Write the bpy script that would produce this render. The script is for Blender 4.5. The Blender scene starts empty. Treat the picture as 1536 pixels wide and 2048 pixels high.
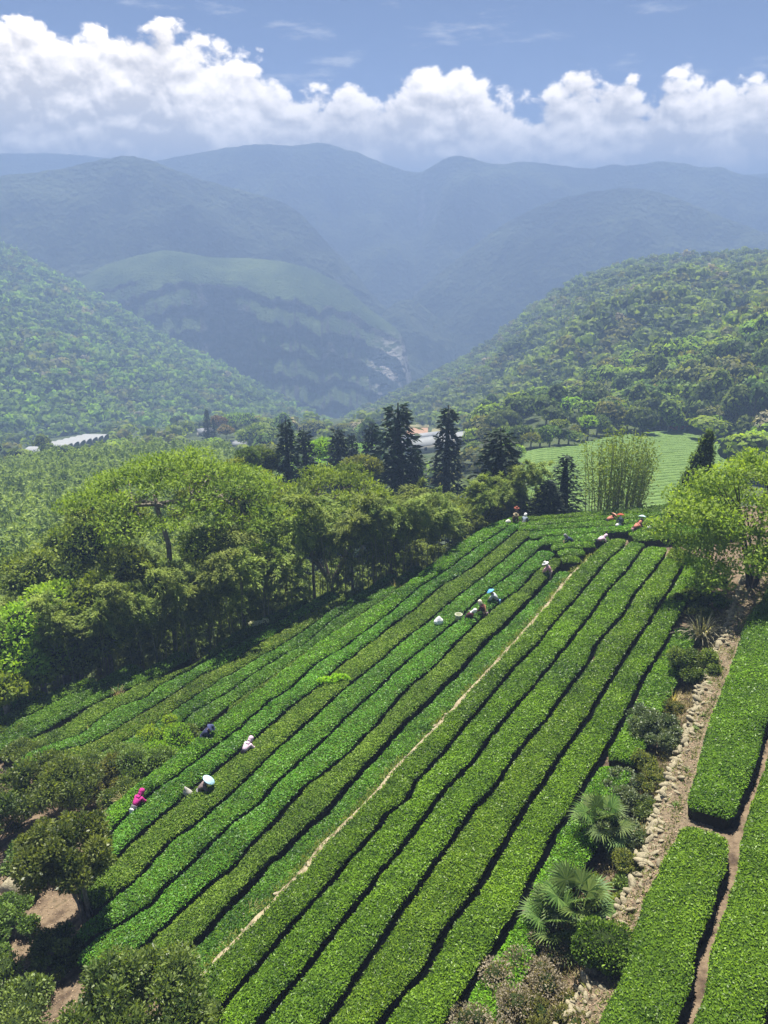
import bpy, math, random
import numpy as np
from mathutils import Vector, Matrix

R = math.radians
SC = bpy.context.scene
COL = SC.collection
rng = np.random.default_rng(7)
random.seed(7)

# ------------------------------------------------------------------ camera
CAM_H = 21.0
PITCH = R(21.0)
FPX = 1550.0            # focal length in pixels of the 1536 x 2048 photograph
cam_d = bpy.data.cameras.new('camera')
cam_d.sensor_fit = 'VERTICAL'
cam_d.sensor_height = 24.0
cam_d.lens = 24.0 * FPX / 2048.0
cam_d.clip_start = 0.1
cam_d.clip_end = 30000
cam = bpy.data.objects.new('camera', cam_d)
COL.objects.link(cam)
cam.location = (0, 0, CAM_H)
cam.rotation_euler = (R(90) - PITCH, 0, 0)
SC.camera = cam

# ------------------------------------------------------------------ light
SUN_AZ, SUN_EL = R(-4), R(64)          # azimuth clockwise from +Y
SC.view_settings.view_transform = 'Standard'
SC.view_settings.look = 'None'
SC.view_settings.gamma = 1.0
SC.view_settings.exposure = 1.6
SC.view_settings.use_curve_mapping = False
sun_d = bpy.data.lights.new('sun', 'SUN')
sun_d.energy = 5.0
sun_d.angle = R(0.5)
sun_d.color = (1.0, 0.95, 0.86)
sun = bpy.data.objects.new('sun', sun_d)
COL.objects.link(sun)
sd = Vector((math.sin(SUN_AZ) * math.cos(SUN_EL), math.cos(SUN_AZ) * math.cos(SUN_EL), math.sin(SUN_EL)))
sun.rotation_euler = sd.to_track_quat('Z', 'Y').to_euler()
sun.location = (20, 60, 120)

cy = SC.cycles
cy.use_adaptive_sampling = True
cy.adaptive_threshold = 0.02
cy.max_bounces = 6
cy.diffuse_bounces = 3
cy.glossy_bounces = 2
cy.transmission_bounces = 4
cy.volume_bounces = 1
cy.transparent_max_bounces = 4
cy.caustics_reflective = False
cy.caustics_refractive = False
cy.sample_clamp_indirect = 4.0
try:
    cy.use_denoising = True
    cy.denoiser = 'OPENIMAGEDENOISE'
    cy.denoising_input_passes = 'RGB_ALBEDO_NORMAL'
    cy.denoising_prefilter = 'ACCURATE'
except Exception:
    pass

def pix_ray(u, v):
    x = (u - 768.0) / FPX
    w = (1024.0 - v) / FPX
    c, s = math.cos(PITCH), math.sin(PITCH)
    return np.array([x, c + s * w, c * w - s])

def at_dist(u, v, d):
    """point on the pixel ray at horizontal distance d"""
    k = pix_ray(u, v); k = k / math.hypot(k[0], k[1])
    return np.array([k[0] * d, k[1] * d, CAM_H + k[2] * d])

def pix_azel(u, v):
    d = pix_ray(u, v)
    return math.atan2(d[0], d[1]), math.atan2(d[2], math.hypot(d[0], d[1]))

# ------------------------------------------------------------------ world: blue sky with a bank of cumulus round the horizon
W = bpy.data.worlds.new('World')
SC.world = W
W.use_nodes = True
W.cycles.sampling_method = 'MANUAL'
W.cycles.sample_map_resolution = 256
nt = W.node_tree
nt.nodes.clear()
def N(tree, typ, **kw):
    n = tree.nodes.new(typ)
    for k, v in kw.items():
        setattr(n, k, v)
    return n
def setin(tree, sock, v):
    if hasattr(v, 'is_output'):
        tree.links.new(v, sock)
    else:
        sock.default_value = v
def M(tree, op, a, b=None, c=None, clamp=False):
    n = N(tree, 'ShaderNodeMath', operation=op, use_clamp=clamp)
    for i, v in enumerate((a, b, c)):
        if v is not None:
            setin(tree, n.inputs[i], v)
    return n.outputs[0]
def VM(tree, op, a, b=None, s=None):
    n = N(tree, 'ShaderNodeVectorMath', operation=op)
    setin(tree, n.inputs[0], a)
    if b is not None:
        setin(tree, n.inputs[1], b)
    if s is not None:
        setin(tree, n.inputs['Scale'], s)
    return n.outputs[0]
def MIXC(tree, f, a, b, blend='MIX'):
    n = N(tree, 'ShaderNodeMix', data_type='RGBA', blend_type=blend)
    setin(tree, n.inputs[0], f)
    setin(tree, n.inputs[6], a)
    setin(tree, n.inputs[7], b)
    return n.outputs[2]
def MAPR(tree, v, a, b, c=0.0, d=1.0, kind='SMOOTHSTEP'):
    n = N(tree, 'ShaderNodeMapRange', interpolation_type=kind)
    setin(tree, n.inputs[0], v)
    for i, x in enumerate((a, b, c, d)):
        setin(tree, n.inputs[1 + i], x)
    return n.outputs[0]

# cloud-top outline, degrees of elevation against azimuth
TOP_PX = [(-60, 60), (0, 72), (70, 62), (120, 66), (200, 70), (270, 88), (330, 78), (400, 95), (450, 115), (520, 150), (570, 165),
          (640, 195), (720, 205), (750, 220), (775, 225), (800, 180), (850, 155), (920, 165), (990, 190), (1030, 205), (1065, 235),
          (1085, 245), (1110, 195), (1180, 160), (1260, 172), (1300, 215), (1340, 165), (1420, 165), (1470, 175), (1500, 200), (1536, 195), (1600, 170)]
tp = sorted((math.degrees(a), math.degrees(e)) for a, e in (pix_azel(u, v) for u, v in TOP_PX))
_r = random.Random(3)
az_l = tp[0][0]
az_r = tp[-1][0]
a = az_r + 6
ext = []
while a < 360 + az_l - 5:
    ext.append((a if a <= 180 else a - 360, _r.uniform(6.8, 11.0)))
    a += _r.uniform(5, 9)
pts = sorted(tp + ext)
g = bpy.data.node_groups.new('cloud_height', 'ShaderNodeTree')
g.interface.new_socket('dir', in_out='INPUT', socket_type='NodeSocketVector')
g.interface.new_socket('d', in_out='OUTPUT', socket_type='NodeSocketFloat')
gi, go = N(g, 'NodeGroupInput'), N(g, 'NodeGroupOutput')
dirn = VM(g, 'NORMALIZE', gi.outputs[0])
sx = N(g, 'ShaderNodeSeparateXYZ'); g.links.new(dirn, sx.inputs[0])
el = M(g, 'ARCSINE', sx.outputs[2])
azn = M(g, 'ADD', M(g, 'MULTIPLY', M(g, 'ARCTAN2', sx.outputs[0], sx.outputs[1]), 1 / (2 * math.pi)), 0.5)
fc = N(g, 'ShaderNodeFloatCurve')
cm = fc.mapping
cm.use_clip = True
cv = cm.curves[0]
cv.points[0].location = (0, pts[0][1] / 20)
cv.points[1].location = (1, pts[0][1] / 20)
for ad, ed in pts:
    cv.points.new(ad / 360 + 0.5, ed / 20)
cm.update()
g.links.new(azn, fc.inputs[1])
top = M(g, 'MULTIPLY', fc.outputs[0], R(20))
# domain warp and billows
stretch = VM(g, 'MULTIPLY', dirn, (1.0, 1.0, 1.35))
wn = N(g, 'ShaderNodeTexNoise'); wn.inputs['Scale'].default_value = 22; wn.inputs['Detail'].default_value = 3
g.links.new(stretch, wn.inputs[0])
warp = VM(g, 'ADD', stretch, VM(g, 'SCALE', VM(g, 'SUBTRACT', wn.outputs['Color'], (0.5, 0.5, 0.5)), s=0.035))
vor = N(g, 'ShaderNodeTexVoronoi', feature='F1'); vor.normalize = True
g.links.new(warp, vor.inputs['Vector'])
vor.inputs['Scale'].default_value = 30
vor.inputs['Detail'].default_value = 3
vor.inputs['Roughness'].default_value = 0.4
vor.inputs['Lacunarity'].default_value = 2.3
nb = N(g, 'ShaderNodeTexNoise'); nb.inputs['Scale'].default_value = 14; nb.inputs['Detail'].default_value = 9; nb.inputs['Roughness'].default_value = 0.6
g.links.new(stretch, nb.inputs[0])
bill = M(g, 'MULTIPLY', M(g, 'SUBTRACT', 0.42, vor.outputs['Distance']), 0.085)
fb = M(g, 'MULTIPLY', M(g, 'SUBTRACT', nb.outputs[0], 0.5), 0.095)
dd = M(g, 'ADD', M(g, 'SUBTRACT', top, el), M(g, 'ADD', bill, fb))
g.links.new(dd, go.inputs[0])

tc = N(nt, 'ShaderNodeTexCoord')
def cloud(vec):
    n = N(nt, 'ShaderNodeGroup'); n.node_tree = g
    nt.links.new(vec, n.inputs[0])
    return n.outputs[0]
D0 = tc.outputs['Generated']
d0 = cloud(D0)
STEP = 0.010
d1 = cloud(VM(nt, 'ADD', D0, (STEP * 0.35, 0, STEP)))
d2 = cloud(VM(nt, 'ADD', D0, (STEP * 1.2, 0, STEP * 3.2)))
alpha = MAPR(nt, d0, -0.002, 0.012)
r1 = M(nt, 'SUBTRACT', d0, d1)
r2 = M(nt, 'SUBTRACT', d0, d2)
big = N(nt, 'ShaderNodeTexNoise'); big.inputs['Scale'].default_value = 9; big.inputs['Detail'].default_value = 5
nt.links.new(D0, big.inputs[0])
lit = M(nt, 'ADD', M(nt, 'MULTIPLY', M(nt, 'SUBTRACT', r1, STEP), 36), M(nt, 'MULTIPLY', M(nt, 'SUBTRACT', r2, STEP * 3.2), 8))
lit = M(nt, 'ADD', lit, M(nt, 'MULTIPLY', M(nt, 'SUBTRACT', big.outputs[0], 0.47), 2.2))
depthf = MAPR(nt, d0, 0.0, 0.06, 0.95, 0.30)
lit = M(nt, 'ADD', M(nt, 'MULTIPLY', lit, 1.15), depthf)
lit = MAPR(nt, lit, -0.1, 1.3, 0.0, 1.0, 'LINEAR')
ccol = MIXC(nt, lit, (0.45, 0.39, 0.31, 1), (1.0, 0.885, 0.735, 1))
sky = N(nt, 'ShaderNodeTexSky', sky_type='NISHITA')
sky.sun_disc = False
sky.sun_elevation = SUN_EL
sky.sun_rotation = SUN_AZ
sky.altitude = 2500
sky.air_density = 0.32
sky.dust_density = 0.05
sky.ozone_density = 3.5
SKY_STRENGTH = 0.05
skyc = sky.outputs[0]
# thin high wisps
ws = N(nt, 'ShaderNodeTexNoise'); ws.inputs['Scale'].default_value = 10; ws.inputs['Detail'].default_value = 8; ws.inputs['Roughness'].default_value = 0.62
nt.links.new(VM(nt, 'MULTIPLY', D0, (1.0, 1.0, 4.5)), ws.inputs[0])
wisp = M(nt, 'MULTIPLY', MAPR(nt, ws.outputs[0], 0.56, 0.74), 0.6)
cl_scaled = VM(nt, 'SCALE', ccol, s=1.0 / SKY_STRENGTH)
c1 = MIXC(nt, wisp, skyc, VM(nt, 'SCALE', (0.35, 0.35, 0.35), s=1.0 / SKY_STRENGTH))
c2 = MIXC(nt, alpha, c1, cl_scaled)
bg = N(nt, 'ShaderNodeBackground')
bg.inputs[1].default_value = SKY_STRENGTH
nt.links.new(c2, bg.inputs[0])
wo = N(nt, 'ShaderNodeOutputWorld')
nt.links.new(bg.outputs[0], wo.inputs[0])

# ------------------------------------------------------------------ helpers
def perlin(p, seed=0):
    """gradient noise, p (N,3) -> (N,) about -1..1"""
    p = np.asarray(p, float)
    i = np.floor(p).astype(np.int64)
    f = p - i
    w = f * f * f * (f * (f * 6 - 15) + 10)
    def h(ix, iy, iz):
        n = (ix * 374761393 + iy * 668265263 + iz * 2147483647 + seed * 1274126177) & 0xffffffff
        n = ((n ^ (n >> 13)) * 1274126177) & 0xffffffff
        n = n ^ (n >> 16)
        return n
    def gr(n, x, y, z):
        a = (n & 1023) / 1023.0 * 2 * np.pi
        b = ((n >> 10) & 1023) / 1023.0 * 2 - 1
        c = np.sqrt(1 - b * b)
        return x * np.cos(a) * c + y * np.sin(a) * c + z * b
    out = 0
    for dx in (0, 1):
        for dy in (0, 1):
            for dz in (0, 1):
                n = h(i[:, 0] + dx, i[:, 1] + dy, i[:, 2] + dz)
                v = gr(n, f[:, 0] - dx, f[:, 1] - dy, f[:, 2] - dz)
                out = out + v * (w[:, 0] if dx else 1 - w[:, 0]) * (w[:, 1] if dy else 1 - w[:, 1]) * (w[:, 2] if dz else 1 - w[:, 2])
    return out * 1.5
def fbm(p, octaves=4, seed=0, gain=0.5, lac=2.03):
    p = np.asarray(p, float)
    o = 0; a = 1.0; t = 0
    for k in range(octaves):
        o = o + a * perlin(p * lac ** k + k * 17.3, seed + k)
        t += a; a *= gain
    return o / t
def ridged(p, octaves=4, seed=0):
    p = np.asarray(p, float)
    o = 0; a = 1.0; t = 0
    for k in range(octaves):
        o = o + a * (1 - np.abs(perlin(p * 2.03 ** k + k * 11.1, seed + k)) * 1.6)
        t += a; a *= 0.5
    return o / t
def sstep(a, b, x):
    t = np.clip((np.asarray(x, float) - a) / (b - a), 0, 1)
    return t * t * (3 - 2 * t)
def unit(a):
    return a / np.maximum(np.linalg.norm(a, axis=-1, keepdims=True), 1e-9)
def rdirs(n, r=None):
    v = (r or rng).normal(size=(n, 3))
    return unit(v)

class MB:
    """collects vertices / faces with material index and a per-face tint"""
    def __init__(s):
        s.v = []; s.f = []; s.n = 0; s.m = []; s.t = []
    def add(s, V, Fq, mat=0, tint=0.5):
        V = np.asarray(V, float).reshape(-1, 3)
        Fq = np.asarray(Fq, np.int64)
        s.v.append(V)
        s.f.append(Fq + s.n)
        s.n += len(V)
        s.m.append(np.full(len(Fq), mat, np.int32))
        s.t.append(np.broadcast_to(np.asarray(tint, np.float32), (len(Fq),)).copy())
        return s
    def mesh(s, name, mats, smooth=False):
        me = bpy.data.meshes.new(name)
        V = np.concatenate(s.v)
        me.vertices.add(len(V))
        me.vertices.foreach_set('co', V.astype(np.float32).ravel())
        cnt = np.concatenate([np.full(len(f), f.shape[1], np.int32) for f in s.f])
        loops = np.concatenate([f.ravel() for f in s.f]).astype(np.int32)
        st = np.zeros(len(cnt), np.int32); st[1:] = np.cumsum(cnt)[:-1]
        me.loops.add(len(loops))
        me.loops.foreach_set('vertex_index', loops)
        me.polygons.add(len(cnt))
        me.polygons.foreach_set('loop_start', st)
        try:
            me.polygons.foreach_set('loop_total', cnt)
        except Exception:
            pass
        me.polygons.foreach_set('material_index', np.concatenate(s.m))
        if smooth is True:
            me.polygons.foreach_set('use_smooth', np.ones(len(cnt), bool))
        for m in (mats if isinstance(mats, (list, tuple)) else [mats]):
            me.materials.append(m)
        me.update(calc_edges=True)
        at = me.attributes.new('tint', 'FLOAT', 'FACE')
        at.data.foreach_set('value', np.concatenate(s.t))
        me.validate()
        return me
def obj(name, me, parent=None, loc=None, rot=None, scale=None):
    o = bpy.data.objects.new(name, me)
    COL.objects.link(o)
    if parent is not None:
        o.parent = parent
    if loc is not None: o.location = tuple(float(x) for x in loc)
    if rot is not None: o.rotation_euler = tuple(float(x) for x in rot)
    if scale is not None: o.scale = (scale,) * 3 if np.isscalar(scale) else tuple(float(x) for x in scale)
    return o
def tag(o, label=None, cat=None, group=None, kind=None):
    if label: o['label'] = label
    if cat: o['category'] = cat
    if group: o['group'] = group
    if kind: o['kind'] = kind
    return o
def copy_tree(o, parent=None):
    c = o.copy()
    COL.objects.link(c)
    c.parent = parent
    for ch in o.children:
        copy_tree(ch, c)
    return c
def grid_faces(nu, nv):
    i = np.arange(nu - 1)[:, None] * nv + np.arange(nv - 1)[None, :]
    i = i.ravel()
    return np.stack([i, i + nv, i + nv + 1, i + 1], 1)
def tube(points, radii, sides=6, cap=True):
    P = np.asarray(points, float); rr = np.asarray(radii, float)
    n = len(P)
    T = np.gradient(P, axis=0); T = unit(T)
    up = np.array([0.0, 0.0, 1.0]) if abs(T[0][2]) < 0.9 else np.array([1.0, 0, 0])
    V = []
    a = np.arange(sides) * 2 * np.pi / sides
    prev = None
    for k in range(n):
        x = np.cross(T[k], up) if prev is None else prev - T[k] * np.dot(prev, T[k])
        x = x / max(np.linalg.norm(x), 1e-6)
        prev = x
        y = np.cross(T[k], x)
        V.append(P[k] + rr[k] * (np.cos(a)[:, None] * x + np.sin(a)[:, None] * y))
    V = np.concatenate(V)
    Fq = []
    for k in range(n - 1):
        for j in range(sides):
            Fq.append((k * sides + j, k * sides + (j + 1) % sides, (k + 1) * sides + (j + 1) % sides, (k + 1) * sides + j))
    return V, np.array(Fq)
def leaves(P, Dn, L, Wd, Nn=None, r=None):
    """diamond leaves: base P, direction Dn, length L, width Wd"""
    r = r or rng
    n = len(P)
    if Nn is None:
        Nn = rdirs(n, r)
    S = unit(np.cross(Dn, Nn))
    up = np.cross(S, Dn)
    L = np.broadcast_to(L, (n,))[:, None]; Wd = np.broadcast_to(Wd, (n,))[:, None]
    mid = P + Dn * L * 0.45
    V = np.stack([P, mid + S * Wd * 0.5 + up * Wd * 0.12, P + Dn * L, mid - S * Wd * 0.5 + up * Wd * 0.12], 1).reshape(-1, 3)
    Fq = np.arange(n * 4).reshape(n, 4)
    return V, Fq
def icos(sub=1):
    t = (1 + 5 ** .5) / 2
    V = [(-1, t, 0), (1, t, 0), (-1, -t, 0), (1, -t, 0), (0, -1, t), (0, 1, t), (0, -1, -t), (0, 1, -t), (t, 0, -1), (t, 0, 1), (-t, 0, -1), (-t, 0, 1)]
    Fc = [(0, 11, 5), (0, 5, 1), (0, 1, 7), (0, 7, 10), (0, 10, 11), (1, 5, 9), (5, 11, 4), (11, 10, 2), (10, 7, 6), (7, 1, 8), (3, 9, 4), (3, 4, 2), (3, 2, 6), (3, 6, 8), (3, 8, 9), (4, 9, 5), (2, 4, 11), (6, 2, 10), (8, 6, 7), (9, 8, 1)]
    V = [np.array(v) / np.linalg.norm(v) for v in V]
    for _ in range(sub):
        c = {}; nf = []
        def mid(a, b):
            k = (min(a, b), max(a, b))
            if k not in c:
                m = V[a] + V[b]; V.append(m / np.linalg.norm(m)); c[k] = len(V) - 1
            return c[k]
        for a, b, d in Fc:
            x, y, z = mid(a, b), mid(b, d), mid(d, a)
            nf += [(a, x, z), (b, y, x), (d, z, y), (x, y, z)]
        Fc = nf
    return np.array(V), np.array(Fc)
ICO1, ICO2 = icos(1), icos(2)

# ------------------------------------------------------------------ materials
def new_mat(name):
    m = bpy.data.materials.new(name)
    m.use_nodes = True
    t = m.node_tree
    t.nodes.clear()
    out = N(t, 'ShaderNodeOutputMaterial')
    return m, t, out
def c4(c): return (c[0], c[1], c[2], 1.0)
LEAF_GAIN = 1.3
def leaf_mat(name, dark, light, transl=0.35, rough=0.45, spec=0.5, tcol=None, hue=0.04, val=0.35):
    m, t, out = new_mat(name)
    at = N(t, 'ShaderNodeAttribute', attribute_name='tint')
    oi = N(t, 'ShaderNodeObjectInfo')
    G_ = LEAF_GAIN
    col = MIXC(t, at.outputs['Fac'], c4([x * G_ for x in dark]), c4([x * G_ for x in light]))
    hs = N(t, 'ShaderNodeHueSaturation')
    setin(t, hs.inputs['Hue'], M(t, 'ADD', 0.5, M(t, 'MULTIPLY', M(t, 'SUBTRACT', oi.outputs['Random'], 0.5), hue)))
    setin(t, hs.inputs['Value'], M(t, 'ADD', 1.0, M(t, 'MULTIPLY', M(t, 'SUBTRACT', oi.outputs['Random'], 0.5), val)))
    t.links.new(col, hs.inputs['Color'])
    p = N(t, 'ShaderNodeBsdfPrincipled')
    t.links.new(hs.outputs[0], p.inputs['Base Color'])
    p.inputs['Roughness'].default_value = rough
    p.inputs['Specular IOR Level'].default_value = spec
    tr = N(t, 'ShaderNodeBsdfTranslucent')
    tcl = MIXC(t, 1.0, hs.outputs[0], c4(tcol or (1.5, 1.5, 0.5)), 'MULTIPLY')
    t.links.new(tcl, tr.inputs[0])
    ms = N(t, 'ShaderNodeMixShader')
    ms.inputs[0].default_value = transl
    t.links.new(p.outputs[0], ms.inputs[1]); t.links.new(tr.outputs[0], ms.inputs[2])
    t.links.new(ms.outputs[0], out.inputs[0])
    return m
def noise_mat(name, cols, scale=1.0, detail=6, rough=0.9, bump=0.3, bscale=None, spec=0.2, coord='Object', dist=0.1, lo=0.3, hi=0.7):
    """colour ramp over noise, with fine bump"""
    m, t, out = new_mat(name)
    tc = N(t, 'ShaderNodeTexCoord')
    n1 = N(t, 'ShaderNodeTexNoise')
    n1.inputs['Scale'].default_value = scale; n1.inputs['Detail'].default_value = detail; n1.inputs['Roughness'].default_value = 0.62
    t.links.new(tc.outputs[coord], n1.inputs[0])
    cr = N(t, 'ShaderNodeValToRGB')
    els = cr.color_ramp.elements
    while len(els) < len(cols): els.new(0.5)
    for k, c in enumerate(cols):
        els[k].position = lo + (hi - lo) * k / max(len(cols) - 1, 1)
        els[k].color = c4(c)
    t.links.new(n1.outputs[0], cr.inputs[0])
    p = N(t, 'ShaderNodeBsdfPrincipled')
    t.links.new(cr.outputs[0], p.inputs['Base Color'])
    p.inputs['Roughness'].default_value = rough
    p.inputs['Specular IOR Level'].default_value = spec
    if bump:
        n2 = N(t, 'ShaderNodeTexNoise')
        n2.inputs['Scale'].default_value = bscale or scale * 6; n2.inputs['Detail'].default_value = 5
        t.links.new(tc.outputs[coord], n2.inputs[0])
        b = N(t, 'ShaderNodeBump'); b.inputs['Strength'].default_value = bump; b.inputs['Distance'].default_value = dist
        t.links.new(n2.outputs[0], b.inputs['Height'])
        t.links.new(b.outputs[0], p.inputs['Normal'])
    t.links.new(p.outputs[0], out.inputs[0])
    return m
def plain(name, c, rough=0.8, spec=0.3, bump=0.0, bscale=30, var=0.15, vscale=6):
    lo = tuple(x * (1 - var) for x in c); hi = tuple(min(1, x * (1 + var)) for x in c)
    return noise_mat(name, [lo, hi], scale=vscale, rough=rough, spec=spec, bump=bump, bscale=bscale, dist=0.02)
# ------------------------------------------------------------------ tea field frame: q across the rows, s along them
BX, BY = 0.152, -0.078
AZ = R(33)
CA, SA = math.cos(AZ), math.sin(AZ)
def qs2xy(q, s): return q * CA + s * SA, -q * SA + s * CA
def xy2qs(x, y): return x * CA - y * SA, x * SA + y * CA
def plane(x, y): return BX * x + BY * y
def off_C(s): return -0.3 * sstep(49, 56, s)
def off_B(s): return -0.75 + 0.45 * sstep(45, 57, s)
def off_A(s): return -1.6 + 0.0 * np.asarray(s, float)
def off_R(s): return 1.0 + 0.0 * np.asarray(s, float)
def off_D(s): return -0.3 + 0.0 * np.asarray(s, float)
def un(u, v, off=0.0):
    """pixel -> point on the slope plane raised by off (a number or a function of s)"""
    r = pix_ray(u, v)
    o = off(30.0) if callable(off) else off
    for _ in range(8 if callable(off) else 1):
        t = (o - CAM_H) / (r @ np.array([-BX, -BY, 1]))
        p = r * t + np.array([0, 0, CAM_H])
        if callable(off):
            o = float(off(xy2qs(p[0], p[1])[1]))
    return p
def line_qs(pix, off):
    """polyline of pixels -> function q(s)"""
    L = sorted((xy2qs(*un(u, v, off)[:2]) for u, v in pix), key=lambda a: a[1])
    S = np.array([a[1] for a in L]); Q = np.array([a[0] for a in L])
    return lambda s: np.interp(s, S, Q)
GAPS_C = {
 0: [(411,1912),(465,1856),(514,1807),(556,1762),(592,1726),(638,1671),(701,1612),(753,1559),(798,1504),(844,1462),(899,1403),(964,1335),(1013,1283),(1052,1241),(1084,1205),(1110,1172),(1143,1133),(1175,1104),(1198,1086)],
 1: [(445,2006),(507,1934),(579,1850),(628,1794),(667,1752),(711,1699),(743,1664),(772,1625),(815,1592),(828,1563),(880,1507),(932,1442),(968,1403),(1032,1325),(1078,1280),(1107,1241),(1153,1192),(1179,1159),(1221,1111),(1257,1081)],
 2: [(517,2042),(582,1964),(628,1908),(673,1850),(722,1791),(768,1729),(828,1657),(864,1608),(893,1569),(945,1520),(978,1472),(1036,1400),(1058,1378),(1123,1299),(1169,1241),(1189,1215),(1218,1172),(1254,1137),(1283,1098)],
 3: [(644,2045),(690,1983),(732,1921),(784,1843),(820,1788),(856,1742),(903,1673),(945,1615),(984,1576),(1023,1517),(1062,1465),(1098,1426),(1120,1394),(1182,1313),(1192,1286),(1215,1257),(1247,1225),(1270,1182),(1306,1140),(1332,1104)],
 4: [(758,2042),(813,1970),(846,1941),(878,1882),(901,1840),(930,1804),(969,1749),(995,1707),(1036,1633),(1078,1571),(1117,1513),(1147,1470),(1176,1431),(1212,1370),(1238,1329),(1264,1286),(1290,1251),(1316,1212),(1339,1176),(1365,1130)],
 5: [(940,1967),(982,1902),(1021,1843),(1044,1804),(1060,1759),(1086,1713),(1108,1666),(1137,1623),(1189,1532),(1218,1487),(1238,1451),(1264,1402),(1290,1345),(1319,1303)]}
GAPS_B = {
 0: [(212,1608),(286,1549),(387,1471),(423,1439),(582,1321),(612,1295),(774,1188),(833,1146),(892,1098),(970,1049),(1010,1036)],
 1: [(218,1660),(257,1620),(303,1578),(358,1542),(416,1497),(481,1448),(537,1399),(582,1370),(628,1325),(680,1295),(742,1250),(791,1211),(836,1172),(898,1133),(948,1094),(1013,1052)],
 2: [(228,1715),(257,1682),(306,1640),(345,1607),(378,1575),(430,1536),(501,1478),(540,1445),(595,1399),(641,1364),(673,1331),(712,1302),(752,1273),(784,1246),(823,1220),(882,1168),(941,1133),(990,1094),(1032,1059)],
 3: [(228,1786),(264,1760),(303,1718),(342,1676),(410,1627),(453,1588),(502,1542),(556,1490),(608,1445),(660,1399),(693,1370),(758,1318),(817,1266),(853,1240),(905,1195),(957,1156),(1010,1114),(1058,1072)],
 4: [(192,1865),(241,1842),(303,1803),(329,1767),(378,1725),(427,1676),(469,1637),(518,1601),(554,1559),(612,1507),(680,1442),(725,1399),(768,1360),(804,1325),(846,1292),(912,1238),(970,1182),(1045,1124),(1091,1085)],
 5: [(365,1812),(410,1770),(462,1734),(495,1692),(541,1646),(580,1601),(612,1565),(648,1542),(703,1494),(752,1445),(817,1370),(862,1334),(902,1293),(957,1238),(1000,1202),(1036,1176),(1071,1140),(1110,1107)],
 6: [(410,1855),(456,1806),(502,1757),(541,1715),(586,1676),(622,1640),(652,1615),(698,1560),(737,1520),(776,1478),(815,1433),(857,1397),(892,1361),(925,1329),(964,1283),(1006,1247),(1045,1208),(1088,1163)]}
GAPS_A = {
 'e': [(0,1400),(101,1374),(195,1348),(260,1331),(358,1309),(442,1282),(530,1230),(618,1194),(725,1165),(784,1155),(862,1123)],
 1: [(0,1429),(65,1400),(104,1380)],
 2: [(0,1445),(49,1429),(130,1390),(199,1357)],
 3: [(0,1478),(85,1442),(163,1400),(221,1364),(277,1344)],
 4: [(20,1490),(88,1458),(169,1413),(228,1383),(325,1348),(384,1331),(420,1300)],
 5: [(60,1500),(156,1465),(228,1413),(293,1390),(312,1370),(378,1338),(442,1299),(494,1273),(543,1246),(612,1205)],
 6: [(39,1536),(94,1507),(195,1475),(270,1429),(322,1400),(400,1347),(462,1321),(498,1295),(553,1263),(595,1237),(634,1214),(665,1200)],
 7: [(140,1525),(208,1495),(273,1465),(326,1432),(352,1413),(407,1377),(455,1347),(524,1308),(569,1282),(615,1253),(651,1224),(693,1198),(735,1172)],
 8: [(358,1445),(391,1416),(456,1380),(511,1341),(563,1308),(608,1286),(667,1233),(709,1207),(784,1159)],
 9: [(440,1423),(465,1403),(530,1360),(579,1325),(650,1275),(700,1240),(760,1200)]}
PATH_L = [(1142,2032),(1233,1830),(1282,1746),(1316,1627),(1348,1539),(1371,1490),(1391,1425),(1410,1370),(1446,1277),(1469,1225),(1492,1156)]
PATH_R = [(1222,2040),(1266,1949),(1284,1874),(1303,1806),(1375,1660),(1404,1558),(1423,1474),(1436,1431),(1459,1373),(1488,1293),(1505,1234),(1536,1195)]
GAPS_R = [(1365,2046),(1399,1962),(1407,1889),(1443,1793),(1464,1728),(1469,1675),(1498,1578),(1518,1532),(1534,1474)]
qC = {k: line_qs(v, off_C) for k, v in GAPS_C.items()}
qB = {k: line_qs(v, off_B) for k, v in GAPS_B.items()}
qA = {k: line_qs(v, off_A) for k, v in GAPS_A.items()}
qW = line_qs(PATH_L, 0.3)
qP = line_qs(PATH_R, 0.95)
qR = line_qs(GAPS_R, 1.0)
HT = 0.8      # height of a tea hedge over the ground
EQ = np.array([-75, -60, -44.7, -42.7, -40.8, -39.5, -37.2, -35.6, -34.1, -31.5, -29.7, -28.2, -27.0, -25.5, -21.4, -17.4, -13, -9, 0, 15, 30])
ES = np.array([-4, 8, 22.4, 24.8, 27.2, 28.9, 31.2, 33.8, 41.5, 45.4, 46.8, 50.6, 57.5, 58.8, 60.2, 62.2, 64, 65, 67, 69, 71])
def ground_z(x, y):
    """height of the soil in and around the tea field"""
    x = np.asarray(x, float); y = np.asarray(y, float)
    q, s = xy2qs(x, y)
    p = plane(x, y)
    wall = qW(s)
    zR = 0.22
    zC = off_C(s) - HT + 0.35 * sstep(-1.6, -0.25, q - wall)
    zB = off_B(s) - HT
    zA = off_A(s) - HT
    k1 = sstep(-0.16, 0.10, q - (qC[0](s) - 0.02))
    k2 = sstep(-0.35, 0.10, q - (qB[0](s) - 0.02))
    k3 = sstep(-0.12, 0.06, q - wall)
    k1 = np.where(s > 56, sstep(-3, 3, q - qC[0](s)), k1)
    o = zA + (zB - zA) * k2 + (zC - zB) * k1 + (zR - zC) * k3
    over = np.maximum(0, s - np.interp(q, EQ, ES) - 0.5)
    return p + o - 0.55 * over - 0.012 * np.minimum(over, 30) ** 2

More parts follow.
